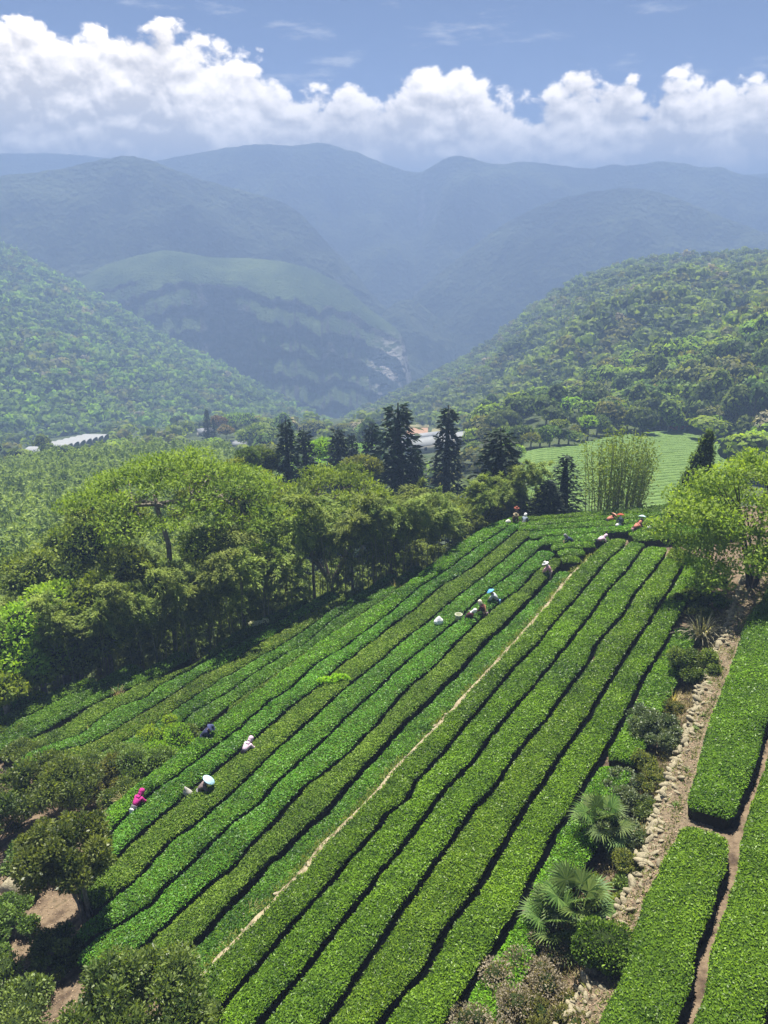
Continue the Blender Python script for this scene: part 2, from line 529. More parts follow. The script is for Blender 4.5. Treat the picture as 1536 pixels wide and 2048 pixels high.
soil = noise_mat('soil_and_leaf_litter', [(0.045, 0.03, 0.02), (0.095, 0.068, 0.043), (0.17, 0.125, 0.08), (0.07, 0.055, 0.032)], scale=1.6, detail=10, bump=0.7, bscale=14, lo=0.32, hi=0.68, dist=0.06)
qg = np.unique(np.round(np.concatenate([np.arange(-75, -46, 1.5), np.arange(-46, -2, 0.22), np.arange(-2, 30, 0.8),
     np.arange(-15.9, -14.9, 0.06), np.arange(-28.2, -26.6, 0.08), np.arange(-5.2, -3.4, 0.06)]), 3))
sg = np.concatenate([np.arange(-12, 72, 0.6), np.arange(72, 96, 1.5)])
Q, S_ = np.meshgrid(qg, sg, indexing='ij')
X, Y = qs2xy(Q.ravel(), S_.ravel())
Z = ground_z(X, Y)
Z = Z + 0.05 * fbm(np.stack([X * 0.9, Y * 0.9, 0 * X], 1), 3, 5)
mb = MB(); mb.add(np.stack([X, Y, Z], 1), grid_faces(len(qg), len(sg))[:, ::-1])
fg = obj('field_ground', mb.mesh('field_ground', soil, True)); tag(fg, kind='structure')

# ------------------------------------------------------------------ the valley floor round it, one sheet to the horizon
def valley_z(x, y):
    x = np.asarray(x, float); y = np.asarray(y, float)
    r = np.hypot(x, y); a = np.degrees(np.arctan2(x, y))
    zl = np.interp(r, [0, 30, 45, 60, 100, 200, 300, 450, 600, 750, 900, 1200, 3000, 9000], [-16, -13, -14, -17, -26, -44, -64, -94, -130, -185, -225, -242, -244, -244])
    zr = np.interp(r, [0, 45, 60, 104, 178, 215, 300, 450, 600, 750, 900, 1200, 3000, 9000], [-10, -9, -11, -17.5, -26.5, -31, -50, -85, -130, -185, -225, -242, -244, -244])
    k = sstep(3, 12, a) * (1 - sstep(120, 170, np.abs(a)))
    n = fbm(np.stack([x / 60, y / 60, 0 * x], 1), 3, 11) * np.clip(r / 60 - 1.2, 0, 3)
    flat = sstep(8, 13, a) * (1 - sstep(28, 34, a)) * sstep(90, 105, r) * (1 - sstep(180, 230, r))
    return zl * (1 - k) + zr * k + n * (1 - flat)
green_floor = noise_mat('valley_undergrowth', [(0.02, 0.032, 0.01), (0.04, 0.058, 0.016), (0.065, 0.085, 0.025), (0.03, 0.045, 0.014)], scale=0.12, detail=9, bump=0.9, bscale=0.9, dist=0.8)
az = np.radians(np.concatenate([np.arange(-180, -60, 6), np.arange(-60, 60, 0.7), np.arange(60, 181, 6)]))
rr = np.concatenate([[2.0], np.geomspace(12, 1600, 110), np.geomspace(1900, 3600, 6)])
A_, R_ = np.meshgrid(az, rr, indexing='ij')
X = (R_ * np.sin(A_)).ravel(); Y = (R_ * np.cos(A_)).ravel()
mb = MB(); mb.add(np.stack([X, Y, valley_z(X, Y)], 1), grid_faces(len(az), len(rr)))
tag(obj('valley_ground', mb.mesh('valley_ground', green_floor, True)), kind='structure')

# ------------------------------------------------------------------ hills given by a ridge and a foot
class Hill:
    """u: pixel columns; for each the ridge (row, distance) and the foot (row, distance)"""
    def __init__(h, cols, drop=0.0, power=1.0, rough=0.0, rscale=60.0, seed=1, gully=0.0, back=0.5):
        C = np.array(cols, float)
        h.u = C[:, 0]; h.C = C; h.drop = drop; h.power = power; h.rough = rough; h.rs = rscale; h.seed = seed; h.gully = gully; h.back = back
    def at(h, u, t):
        u = np.asarray(u, float); t = np.asarray(t, float)
        f = lambda k: np.interp(u, h.u, h.C[:, k])
        vr, Rr, vb, Rb = f(1), f(2), f(3), f(4)
        def pt(v, Rd):
            x = (u - 768) / FPX; w = (1024 - v) / FPX
            c, s = math.cos(PITCH), math.sin(PITCH)
            dx, dy, dz = x, c + s * w, c * w - s
            hh = np.hypot(dx, dy)
            return dx / hh * Rd, dy / hh * Rd, CAM_H + dz / hh * Rd
        xr, yr, zr = pt(vr, Rr); xb, yb, zb = pt(vb, Rb)
        zr = zr - h.drop
        tt = np.clip(t, 0, 1)
        x = xb + (xr - xb) * t; y = yb + (yr - yb) * t
        z = zb + (zr - zb) * tt ** h.power
        over = np.maximum(t - 1, 0)
        z = z - h.back * over * np.hypot(xr - xb, yr - yb)
        P = np.stack([x / h.rs, y / h.rs, 0 * x], 1)
        env = np.clip(4 * tt * (1.02 - tt), 0.04, 1)
        z = z + env * (h.rough * fbm(P, 4, h.seed) + h.gully * (ridged(P * 0.8 + 5, 4, h.seed + 9) - 0.6))
        return np.stack([x, y, z], 1)
    def mesh(h, name, mat, du=8, nt_=40, tmax=1.5, u0=None, u1=None):
        uu = np.arange(h.u[0] if u0 is None else u0, h.u[-1] + 1 if u1 is None else u1, du)
        tt = np.concatenate([np.linspace(-0.15, 1, nt_), np.linspace(1.03, tmax, max(6, nt_ // 4))])
        U, T = np.meshgrid(uu, tt, indexing='ij')
        P = h.at(U.ravel(), T.ravel())
        b = MB(); b.add(P, grid_faces(len(uu), len(tt)))
        return obj(name, b.mesh(name, mat, True))

forest_floor = noise_mat('hillside_undergrowth', [(0.018, 0.034, 0.012), (0.035, 0.062, 0.018), (0.06, 0.095, 0.026), (0.03, 0.05, 0.018)], scale=0.06, detail=10, bump=0.8, bscale=0.5, dist=1.5)
# right-hand wooded hill            u     ridge v, R   foot v, R
HR = Hill([(560, 905, 800, 935, 640), (690, 850, 780, 880, 560), (760, 812, 765, 882, 480), (850, 764, 745, 892, 390), (940, 716, 725, 905, 315), (1000, 674, 705, 912, 275),
           (1060, 624, 690, 912, 248), (1100, 598, 680, 905, 235), (1160, 565, 668, 896, 220), (1230, 533, 655, 884, 208), (1300, 520, 642, 874, 200), (1400, 519, 622, 862, 194),
           (1480, 514, 608, 856, 192), (1536, 516, 600, 850, 190), (1700, 512, 580, 845, 186), (1900, 512, 560, 845, 182), (2300, 530, 540, 850, 178)], drop=0, power=1.12, rough=13, rscale=95, seed=3, gully=20)
HS = Hill([(1190, 884, 236, 900, 214), (1260, 846, 252, 880, 206), (1330, 790, 270, 868, 199), (1400, 722, 288, 862, 194), (1460, 664, 302, 857, 192), (1536, 618, 315, 850, 190), (1650, 580, 325, 846, 186), (1900, 550, 330, 845, 182), (2300, 560, 330, 850, 178)], drop=0, power=0.95, rough=6, rscale=45, seed=8, gully=6, back=0.8)
tag(HS.mesh('wooded_spur', forest_floor, du=10, nt_=30), kind='structure')
tag(HR.mesh('wooded_hill', forest_floor, du=10, nt_=46), kind='structure')
# left-hand wooded hill
HL = Hill([(-500, 330, 1150, 872, 430), (-200, 385, 1080, 872, 440), (0, 492, 1000, 872, 460), (70, 532, 975, 872, 470), (140, 570, 950, 870, 480), (200, 606, 930, 868, 490), (280, 652, 900, 866, 505), (340, 688, 880, 864, 520),
           (400, 718, 860, 862, 540), (450, 745, 845, 862, 555), (500, 776, 830, 862, 575), (560, 806, 800, 864, 600), (600, 826, 780, 866, 620), (640, 846, 760, 870, 650), (720, 880, 740, 890, 690)], drop=0, power=0.95, rough=14, rscale=120, seed=21, gully=26)
tag(HL.mesh('wooded_hill', forest_floor, du=10, nt_=60), kind='structure')

# ------------------------------------------------------------------ far relief
def relief_mat(name, green, green2, rock, rock2, scale, steep0=0.62, steep1=0.45, bump=0.6, bscale=0.12, bdist=6, tex=0.05, scar=None):
    m, t, out = new_mat(name)
    geo = N(t, 'ShaderNodeNewGeometry')
    tc = N(t, 'ShaderNodeTexCoord')
    sx = N(t, 'ShaderNodeSeparateXYZ'); t.links.new(geo.outputs['Normal'], sx.inputs[0])
    n1 = N(t, 'ShaderNodeTexNoise'); n1.inputs['Scale'].default_value = scale; n1.inputs['Detail'].default_value = 9; n1.inputs['Roughness'].default_value = 0.65
    t.links.new(tc.outputs['Object'], n1.inputs[0])
    n2 = N(t, 'ShaderNodeTexNoise'); n2.inputs['Scale'].default_value = scale * 5; n2.inputs['Detail'].default_value = 7
    t.links.new(VM(t, 'MULTIPLY', tc.outputs['Object'], (1, 1, 3.0)), n2.inputs[0])
    gcol = MIXC(t, MAPR(t, n1.outputs[0], 0.35, 0.65), c4(green), c4(green2))
    rcol = MIXC(t, MAPR(t, n2.outputs[0], 0.35, 0.65), c4(rock), c4(rock2))
    k = MAPR(t, M(t, 'ADD', sx.outputs[2], M(t, 'MULTIPLY', M(t, 'SUBTRACT', n1.outputs[0], 0.5), 0.5)), steep0, steep1)
    col = MIXC(t, k, gcol, rcol)
    if scar is not None:
        dn = N(t, 'ShaderNodeVectorMath', operation='DISTANCE'); t.links.new(VM(t, 'MULTIPLY', tc.outputs['Object'], (1, 0.35, 0.8)), dn.inputs[0]); dn.inputs[1].default_value = (scar[0], scar[1] * 0.35, scar[2] * 0.8)
        ks = M(t, 'MULTIPLY', MAPR(t, M(t, 'ADD', dn.outputs['Value'], M(t, 'MULTIPLY', n2.outputs[0], 45)), 62, 40), MAPR(t, n2.outputs[0], 0.40, 0.52))
        col = MIXC(t, ks, col, (0.52, 0.47, 0.43, 1))
    p = N(t, 'ShaderNodeBsdfPrincipled'); p.inputs['Roughness'].default_value = 1.0; p.inputs['Specular IOR Level'].default_value = 0.1
    t.links.new(col, p.inputs['Base Color'])
    v = N(t, 'ShaderNodeTexNoise'); v.inputs['Scale'].default_value = bscale; v.inputs['Detail'].default_value = 6
    t.links.new(tc.outputs['Object'], v.inputs['Vector'])
    b = N(t, 'ShaderNodeBump'); b.inputs['Strength'].default_value = bump; b.inputs['Distance'].default_value = bdist
    t.links.new(v.outputs[0], b.inputs['Height'])
    t.links.new(b.outputs[0], p.inputs['Normal'])
    t.links.new(p.outputs[0], out.inputs[0])
    return m
far_green = relief_mat('far_forest', (0.014, 0.022, 0.013), (0.085, 0.105, 0.05), (0.12, 0.11, 0.095), (0.2, 0.18, 0.16), 0.0066, 0.42, 0.3, bscale=0.11, bdist=14, bump=1.0)
mesa_mat = relief_mat('plateau_cliffs', (0.045, 0.075, 0.022), (0.13, 0.175, 0.05), (0.05, 0.05, 0.045), (0.14, 0.13, 0.11), 0.01, 0.62, 0.48, bump=1.0, bscale=0.3, bdist=5, scar=at_dist(776, 735, 985))

MS = 0.6
def mountain(name, pts, rough, rs, seed, gully, slope=0.75, du=6, nt_=60, zb=-246, jag=0.0, mat=far_green, spur=0.0):
    """ridge line from pixels; the front falls towards the camera down to zb"""
    C = np.array(pts, float)
    C[:, 2] *= np.interp(C[:, 2], [1900, 2450, 2800, 3650, 4700], [0.6, 0.48, 0.45, 0.465, 0.45]); rough *= MS; rs *= MS; gully *= MS; jag *= MS
    uu = np.arange(C[0, 0], C[-1, 0] + 1, du)
    v = np.interp(uu, C[:, 0], C[:, 1]); Rd = np.interp(uu, C[:, 0], C[:, 2])
    k = np.ones(5) / 5
    v = np.convolve(np.pad(v, 2, mode='edge'), k, 'valid')
    x = (uu - 768) / FPX; w = (1024 - v) / FPX
    c, s = math.cos(PITCH), math.sin(PITCH)
    dx, dy, dz = x, c + s * w, c * w - s
    hh = np.hypot(dx, dy)
    az_x, az_y = dx / hh, dy / hh
    zr = CAM_H + dz / hh * Rd
    zr = zr + jag * fbm(np.stack([uu / 26, 0 * uu, 0 * uu + seed], 1), 5, seed, gain=0.62)
    t = np.concatenate([np.linspace(-0.35, 0, 8)[:-1], np.linspace(0, 1, nt_)])
    U, T = np.meshgrid(np.arange(len(uu)), t, indexing='ij')
    U = U.ravel(); T = T.ravel()
    fall = (zr[U] - zb)
    run = fall / slope
    sp = spur * fbm(np.stack([U * du / 90.0, 0 * T, 0 * T + 3], 1), 4, seed + 40)
    rdist = Rd[U] - run * T * (1 + sp * np.clip(T, 0, 1))
    z = zr[U] - fall * np.abs(T) ** 1.08
    X = az_x[U] * rdist; Y = az_y[U] * rdist
    env = np.clip(np.abs(T) * 5, 0.0, 1)
    P = np.stack([X / rs, Y / rs, 0 * X], 1)
    z = z + env * (rough * fbm(P, 5, seed) + gully * (ridged(P * 0.7, 5, seed + 5) - 0.62))
    b = MB(); b.add(np.stack([X, Y, z], 1), grid_faces(len(uu), len(t))[:, ::-1])
    o = obj(name, b.mesh(name, mat, True)); tag(o, kind='structure')
    return o
mountain('far_mountain', [(-700, 300, 4700), (-200, 312, 4700), (0, 307, 4700), (100, 306, 4700), (170, 311, 4650), (230, 318, 4600), (330, 330, 4600), (700, 350, 4700), (1100, 360, 4800), (1480, 350, 4900), (1536, 346, 4900), (1800, 335, 4900), (2200, 320, 4900)], 25, 500, 31, 50, du=10, jag=5, slope=1.1)
mountain('back_mountain', [(-600, 345, 3900), (-100, 352, 3850), (200, 345, 3800), (330, 318, 3750), (440, 298, 3700), (500, 289, 3680), (540, 288, 3660), (580, 292, 3650), (630, 286, 3650), (660, 287, 3650), (690, 299, 3650), (720, 306, 3650), (760, 324, 3650), (800, 338, 3650), (832, 346, 3650), (850, 342, 3600),
    (880, 322, 3560), (910, 309, 3540), (940, 316, 3540), (980, 327, 3560), (1010, 329, 3600), (1040, 322, 3620), (1080, 326, 3640), (1140, 334, 3680), (1190, 338, 3700), (1220, 328, 3720), (1260, 332, 3720), (1320, 322, 3720), (1380, 328, 3720), (1410, 336, 3740), (1440, 333, 3740), (1480, 349, 3760), (1536, 356, 3800), (1800, 330, 3850), (2200, 350, 3900)], 40, 420, 37, 230, du=5, jag=6, slope=0.85, spur=0.4)
mountain('mid_mountain', [(-700, 330, 2900), (-200, 345, 2850), (0, 352, 2800), (60, 346, 2780), (120, 338, 2760), (190, 322, 2750), (250, 310, 2740), (300, 320, 2720), (340, 336, 2700), (400, 358, 2690), (450, 372, 2680), (500, 385, 2670), (560, 402, 2650), (600, 424, 2620), (640, 470, 2580), (690, 522, 2540), (730, 572, 2500), (770, 615, 2460), (800, 650, 2420), (830, 700, 2400)], 30, 330, 43, 170, du=5, jag=5, slope=1.0, spur=0.35)
mountain('mid_mountain', [(780, 660, 2700), (820, 600, 2740), (880, 545, 2780), (950, 490, 2800), (1000, 452, 2820), (1060, 420, 2830), (1120, 396, 2840), (1200, 381, 2850), (1260, 375, 2850), (1310, 382, 2850), (1360, 398, 2850), (1420, 424, 2840), (1480, 447, 2830), (1536, 468, 2820), (1800, 470, 2800), (2200, 430, 2800)], 30, 330, 53, 160, du=6, jag=5, slope=1.0, spur=0.35)
mountain('gorge_spur', [(700, 700, 1900), (750, 640, 1950), (790, 606, 1980), (815, 598, 2000), (840, 606, 2010), (870, 632, 2020), (910, 655, 2030), (960, 690, 2040), (1020, 735, 2050), (1100, 780, 2060)], 14, 120, 59, 60, du=4, jag=3, slope=0.8, spur=0.25)

# the flat-topped plateau with banded cliffs
def plateau():
    top = np.array([(-60, 640, 1800), (60, 600, 1790), (150, 562, 1780), (210, 530, 1770), (270, 512, 1760), (330, 500, 1750), (380, 507, 1740), (420, 515, 1735), (500, 516, 1730), (560, 522, 1730), (610, 533, 1725), (660, 556, 1720), (700, 582, 1715), (735, 615, 1710), (770, 640, 1700), (800, 662, 1690), (818, 712, 1670), (822, 760, 1650), (835, 810, 1640)], float)
    top[:, 2] *= MS
    uu = np.arange(-60, 836, 3.0)
    v = np.interp(uu, top[:, 0], top[:, 1]); Rd = np.interp(uu, top[:, 0], top[:, 2])
    v = np.convolve(np.pad(v, 3, mode='edge'), np.ones(7) / 7, 'valid')
    x = (uu - 768) / FPX; w = (1024 - v) / FPX
    c, s = math.cos(PITCH), math.sin(PITCH)
    dx, dy, dz = x, c + s * w, c * w - s
    hh = np.hypot(dx, dy); ax, ay = dx / hh, dy / hh
    zr = CAM_H + dz / hh * Rd
    nt_ = 150
    t = np.concatenate([[-0.8, -0.5, -0.25], np.linspace(0, 1, nt_)])
    U, T = np.meshgrid(np.arange(len(uu)), t, indexing='ij'); U = U.ravel(); T = T.ravel()
    zb = -246.0
    u_ = uu[U]
    nz = fbm(np.stack([u_ / 70, 0 * T, 0 * T], 1), 4, 71)
    # sloping grass shoulder on top, then cliff bands and vegetated ledges
    shoulder = np.interp(u_, [-60, 150, 300, 420, 480, 560, 640, 700, 800], [12, 20, 24, 18, 23, 35, 31, 18, 8]) * (1 + 0.35 * fbm(np.stack([u_ / 34, 0 * T, 0 * T + 9], 1), 4, 73))
    Tn = np.clip(T, 0, 1)
    zt = zr[U]
    zsh = zt - shoulder
    tb = np.clip((Tn - 0.25) / 0.75, 0, 1)
    Hc = zsh - zb
    depth = tb * Hc                          # drop below the shoulder along the parameter
    # stairs: alternate steep and gentle with noise-shifted heights
    ph = depth / 25.0 + 0.34 * fbm(np.stack([u_ / 120, depth / 200, 0 * T], 1), 3, 77) + 0.16 * fbm(np.stack([u_ / 18, depth / 30, 0 * T], 1), 4, 76) + u_ / 700.0
    fr = ph - np.floor(ph)
    thr = 0.46 + 0.30 * fbm(np.stack([u_ / 70, depth / 60, 0 * T + 5], 1), 3, 78)
    gentle = np.where(fr < thr, 0.14, 2.1)
    # the big open cliff left of the middle is one tall face
    face = np.exp(-((u_ - 440) / 42.0) ** 2) * sstep(0.02, 0.1, tb) * (1 - sstep(0.45, 0.62, tb))
    gentle = gentle * (1 - face) + 0.06 * face
    dd = np.zeros_like(depth)
    D2 = depth.reshape(len(uu), -1); G2 = gentle.reshape(len(uu), -1)
    run = np.cumsum(np.diff(D2, axis=1, prepend=D2[:, :1]) * G2, axis=1).ravel()
    run_sh = np.clip(Tn / 0.25, 0, 1) * shoulder * 3.0
    buttress = 13 * ridged(np.stack([u_ / 42, depth / 96, 0 * T], 1), 4, 79) * np.clip(tb * 8, 0, 1)
    rdist = Rd[U] - run_sh - run * 0.55 - buttress
    z = np.where(T < 0, zt + T * 80, np.where(Tn < 0.25, zt - shoulder * (Tn / 0.25) ** 1.4, zsh - depth))
    rdist = np.where(T < 0, Rd[U] - T * 160, rdist)
    z = z + 3.0 * fbm(np.stack([ax[U] * rdist / 24, ay[U] * rdist / 24, z / 24], 1), 4, 83) * np.clip(np.abs(T) * 12, 0, 1)
    b = MB(); b.add(np.stack([ax[U] * rdist, ay[U] * rdist, z], 1), grid_faces(len(uu), len(t))[:, ::-1])
    o = obj('plateau', b.mesh('plateau', mesa_mat, False)); tag(o, kind='structure')
plateau()

# ------------------------------------------------------------------ haze
hz, t, out = new_mat('haze_air')
pv = N(t, 'ShaderNodeVolumePrincipled')
pv.inputs['Color'].default_value = (0.245, 0.345, 0.565, 1)
pv.inputs['Density'].default_value = 0.00115
pv.inputs['Anisotropy'].default_value = 0.1
t.links.new(pv.outputs[0], out.inputs['Volume'])
b = MB()
e = 3750.0; z0, z1 = -275.0, 184.0
Vb = [(x, y, z) for x in (-e, e) for y in (-e, e) for z in (z0, z1)]
b.add(Vb, [(0, 1, 3, 2), (4, 6, 7, 5), (0, 4, 5, 1), (2, 3, 7, 6), (0, 2, 6, 4), (1, 5, 7, 3)])
tag(obj('haze', b.mesh('haze', hz)), kind='stuff')
# ------------------------------------------------------------------ tea hedges
tea_leaf = leaf_mat('tea_leaf', (0.021, 0.058, 0.004), (0.144, 0.265, 0.012), transl=0.30, rough=0.42, spec=0.2, tcol=(1.2, 1.5, 0.3), hue=0.03, val=0.4)
tea_leaf_b = leaf_mat('tea_leaf_cooler', (0.018, 0.054, 0.006), (0.112, 0.245, 0.022), transl=0.30, rough=0.42, spec=0.2, tcol=(1.2, 1.5, 0.3), hue=0.03, val=0.4)
tea_leaf_p = leaf_mat('tea_leaf_plucked', (0.026, 0.05, 0.006), (0.145, 0.215, 0.022), transl=0.28, rough=0.5, spec=0.15, tcol=(1.2, 1.4, 0.35), hue=0.03, val=0.3)
tea_core, _t, _o = new_mat('tea_hedge_surface')
_tc = N(_t, 'ShaderNodeTexCoord')
_v = N(_t, 'ShaderNodeTexVoronoi'); _v.inputs['Scale'].default_value = 17
_t.links.new(_tc.outputs['Object'], _v.inputs['Vector'])
_sep = N(_t, 'ShaderNodeSeparateColor'); _t.links.new(_v.outputs['Color'], _sep.inputs[0])
_n = N(_t, 'ShaderNodeTexNoise'); _n.inputs['Scale'].default_value = 1.2; _n.inputs['Detail'].default_value = 4
_t.links.new(_tc.outputs['Object'], _n.inputs[0])
_f = M(_t, 'ADD', M(_t, 'MULTIPLY', _sep.outputs[0], 0.75), M(_t, 'MULTIPLY', M(_t, 'SUBTRACT', _n.outputs[0], 0.5), 0.9), clamp=True)
_c = MIXC(_t, _f, (0.015, 0.036, 0.003, 1), (0.09, 0.168, 0.010, 1))
_p = N(_t, 'ShaderNodeBsdfPrincipled'); _p.inputs['Roughness'].default_value = 0.75; _p.inputs['Specular IOR Level'].default_value = 0.1
_t.links.new(_c, _p.inputs['Base Color'])
_b = N(_t, 'ShaderNodeBump'); _b.inputs['Strength'].default_value = 1.0; _b.inputs['Distance'].default_value = 0.07; _b.invert = True
_t.links.new(_v.outputs['Distance'], _b.inputs['Height']); _t.links.new(_b.outputs[0], _p.inputs['Normal'])
_t.links.new(_p.outputs[0], _o.inputs[0])
tea_twig_shade = noise_mat('tea_twigs_gap_shade', [(0.012, 0.012, 0.006), (0.035, 0.03, 0.018), (0.02, 0.03, 0.008)], scale=14, detail=6, rough=1.0, spec=0.0, bump=0.8, bscale=40, dist=0.05)  # leafless twig sides, colour darkened to paint in the shade between rows
CAMP = np.array([0, 0, CAM_H])
class Row:
    """hedge between two edge curves b_left(a) < b_right(a); xy = frame -> world; top = height of the clipped table"""
    def __init__(s, fl, fr, a0, a1, xy, top, gap=0.155, h=HT):
        s.fl, s.fr, s.a0, s.a1, s.xy, s.top, s.gap, s.h = fl, fr, a0, a1, xy, top, gap, h
    def pos(s, a, t):
        """t 0..1 across the clipped top and 1..2 / -1..0 down the sides; returns xyz"""
        a = np.asarray(a, float); t = np.asarray(t, float)
        l = s.fl(a) + s.gap; r = s.fr(a) - s.gap
        en = np.stack([a * 1.1, 0 * a, 0 * a + l.mean()], 1)
        l = l + 0.10 * fbm(en, 3, 151); r = r + 0.10 * fbm(en + 7.7, 3, 152)
        w = r - l
        e = np.minimum(a - s.a0, s.a1 - a)
        shrink = np.sqrt(np.clip(1 - (1 - np.clip(e / 0.55, 0, 1)) ** 2, 0, 1)) * 0.34 + 0.66
        tt = np.clip(t, 0, 1)
        c = (l + r) / 2
        b = c + (tt - 0.5) * w * shrink
        x, y = s.xy(a, b)
        k = np.abs(tt - 0.5) * 2
        zt = s.top(x, y)
        rnd = 1 - 0.14 * k ** 6 - 0.05 * k ** 2
        wob = fbm(np.stack([x * 0.8, y * 0.8, 0 * x], 1), 3, 91) * 0.15 + fbm(np.stack([x * 3.1, y * 3.1, 0 * x], 1), 2, 92) * 0.07
        endd = np.sqrt(np.clip(e / 0.35, 0, 1)) * 0.22 + 0.78
        side = np.where(t < 0, -t, np.where(t > 1, t - 1, 0))
        hgt = s.h * rnd * endd + wob
        z = zt - s.h + hgt * (1 - side) - 0.12 * side
        # the sides undercut a little
        b2 = b + np.where(t < 0, 0.10, np.where(t > 1, -0.10, 0)) * side
        x2, y2 = s.xy(a, b2)
        return np.stack([x2, y2, z], 1)
    def build(s, label, group, parts_parent=None, dens=1.0, leafsize=1.0, name='tea_hedge', mat=None, rs=0):
        L = s.a1 - s.a0
        na = max(8, int(L / 0.35))
        aa = np.concatenate([[s.a0], s.a0 + np.array([0.06, 0.16, 0.3]), np.linspace(s.a0 + 0.5, s.a1 - 0.5, na), s.a1 - np.array([0.3, 0.16, 0.06]), [s.a1]])
        tt = np.array([-1, -0.6, -0.25, -0.04, 0.05, 0.15, 0.3, 0.5, 0.7, 0.85, 0.95, 1.04, 1.25, 1.6, 2])
        A2, T2 = np.meshgrid(aa, tt, indexing='ij')
        P = s.pos(A2.ravel(), T2.ravel())
        P[:, 2] -= 0.035
        b = MB()
        GF = grid_faces(len(aa), len(tt))[:, ::-1]
        tc_ = np.arange(len(GF)) % (len(tt) - 1)
        sd_ = (tc_ < 3) | (tc_ >= len(tt) - 4)
        b.add(P, GF[~sd_], 0); nP = b.n; b.f.append(GF[sd_]); b.m.append(np.ones(sd_.sum(), np.int32)); b.t.append(np.zeros(sd_.sum(), np.float32))
        nT = len(tt)
        b.add(P[:nT], [list(range(nT))], 1); b.add(P[-nT:], [list(range(nT))[::-1]], 1)
        am = (s.a0 + s.a1) / 2
        x0, y0 = s.xy(np.array([s.a0 + 0.3]), s.fl(np.array([s.a0 + 0.3])) * 0.5 + s.fr(np.array([s.a0 + 0.3])) * 0.5)
        base = np.array([x0[0], y0[0], float(s.top(x0, y0)[0]) - s.h])
        root = obj(name, None, loc=base)
        tag(root, label, 'tea hedge', group)
        for arr in range(len(b.v)): b.v[arr] = b.v[arr] - base
        obj('hedge_body', b.mesh('hedge_body', [tea_core, tea_twig_shade], True), root)
        # leaves: density falls with distance
        n_try = int(L * 1.75 * 340 * dens)
        a = rng.uniform(s.a0 + 0.02, s.a1 - 0.02, n_try)
        u = rng.random(n_try)
        t = np.where(u < 0.86, rng.random(n_try), np.where(u < 0.93, -rng.random(n_try) ** 2.2 * 0.45, 1 + rng.random(n_try) ** 2.2 * 0.45))
        P = s.pos(a, t)
        # keep what is on the ends too
        d = np.linalg.norm(P - CAMP, axis=1)
        keep = rng.random(n_try) < np.clip((30.0 / d) ** 1.25, 0.0, 1.0)
        P = P[keep]; t = t[keep]; d = d[keep]
        n = len(P)
        f = np.clip(d / 30.0, 0.85, 3.5) ** 0.62 * leafsize
        up = np.zeros((n, 3)); up[:, 2] = 1
        Dn = unit(rdirs(n) * 0.9 + up * 0.32)
        Nn = unit(up + rdirs(n) * 0.45)
        Ln = rng.uniform(0.07, 0.12, n) * f
        V, Fq = leaves(P - base - Dn * Ln[:, None] * 0.3, Dn, Ln, Ln * rng.uniform(0.36, 0.5, n), Nn)
        patch = fbm(P * np.array([0.13, 0.13, 0]), 3, 94) * 0.55 + fbm(P * np.array([0.45, 0.45, 0]), 3, 95) * 0.75 + fbm(P * np.array([1.7, 1.7, 0]), 2, 96) * 0.35
        side = (t < 0) | (t > 1)
        tint = np.clip(rng.normal(0.5, 0.26, n) + patch, 0.0, 1.15)
        lb = MB(); lb.add(V, Fq, 0, tint)
        lf = obj('foliage', lb.mesh('foliage', mat or tea_leaf), root)
        lf['kind'] = 'stuff'
        return root
def qs_xy(a, b): return qs2xy(b, a)
ORD = ['first', 'second', 'third', 'fourth', 'fifth', 'sixth', 'seventh', 'eighth', 'ninth', 'tenth', 'eleventh', 'twelfth']
def topf(off):
    return lambda x, y: plane(x, y) + off(xy2qs(x, y)[1])
cst = lambda v: (lambda a: np.full_like(np.asarray(a, float), v))
# block right of the pale bank
tC = topf(off_C)
ends_C = [(9.0, 54.9), (8.5, 54.3), (9.0, 53.6), (9.5, 52.6), (11.5, 51.8)]
for k in range(5):
    fl = (lambda s: qC[0](s) + 0.25 + 0.2 * fbm(np.stack([np.asarray(s, float) * 0.9, 0 * np.asarray(s, float), 0 * np.asarray(s, float)], 1) if np.ndim(s) else np.array([[float(s) * 0.9, 0, 0]]), 3, 201)) if k == 0 else qC[k]
    Row(fl, qC[k + 1], ends_C[k][0], ends_C[k][1], qs_xy, tC).build(
        '%s long tea hedge to the right of the pale soil bank' % ORD[k], 'long tea hedges right of the pale bank')
Row(qC[5], lambda s: np.interp(s, [15, 20, 24, 30, 36, 40], [-5.5, -5.55, -5.35, -5.45, -5.5, -5.9]), 13.6, 27.6, qs_xy, tC).build(
    'short tea hedge behind the fan palms below the stone wall', 'long tea hedges right of the pale bank')
Row(qC[5], lambda s: np.interp(s, [24, 30, 36, 40, 47], [-5.35, -5.45, -5.55, -5.7, -6.0]), 28.2, 41.0, qs_xy, tC).build(
    'short tea hedge beside the grey-green shrub below the stone wall', 'long tea hedges right of the pale bank')
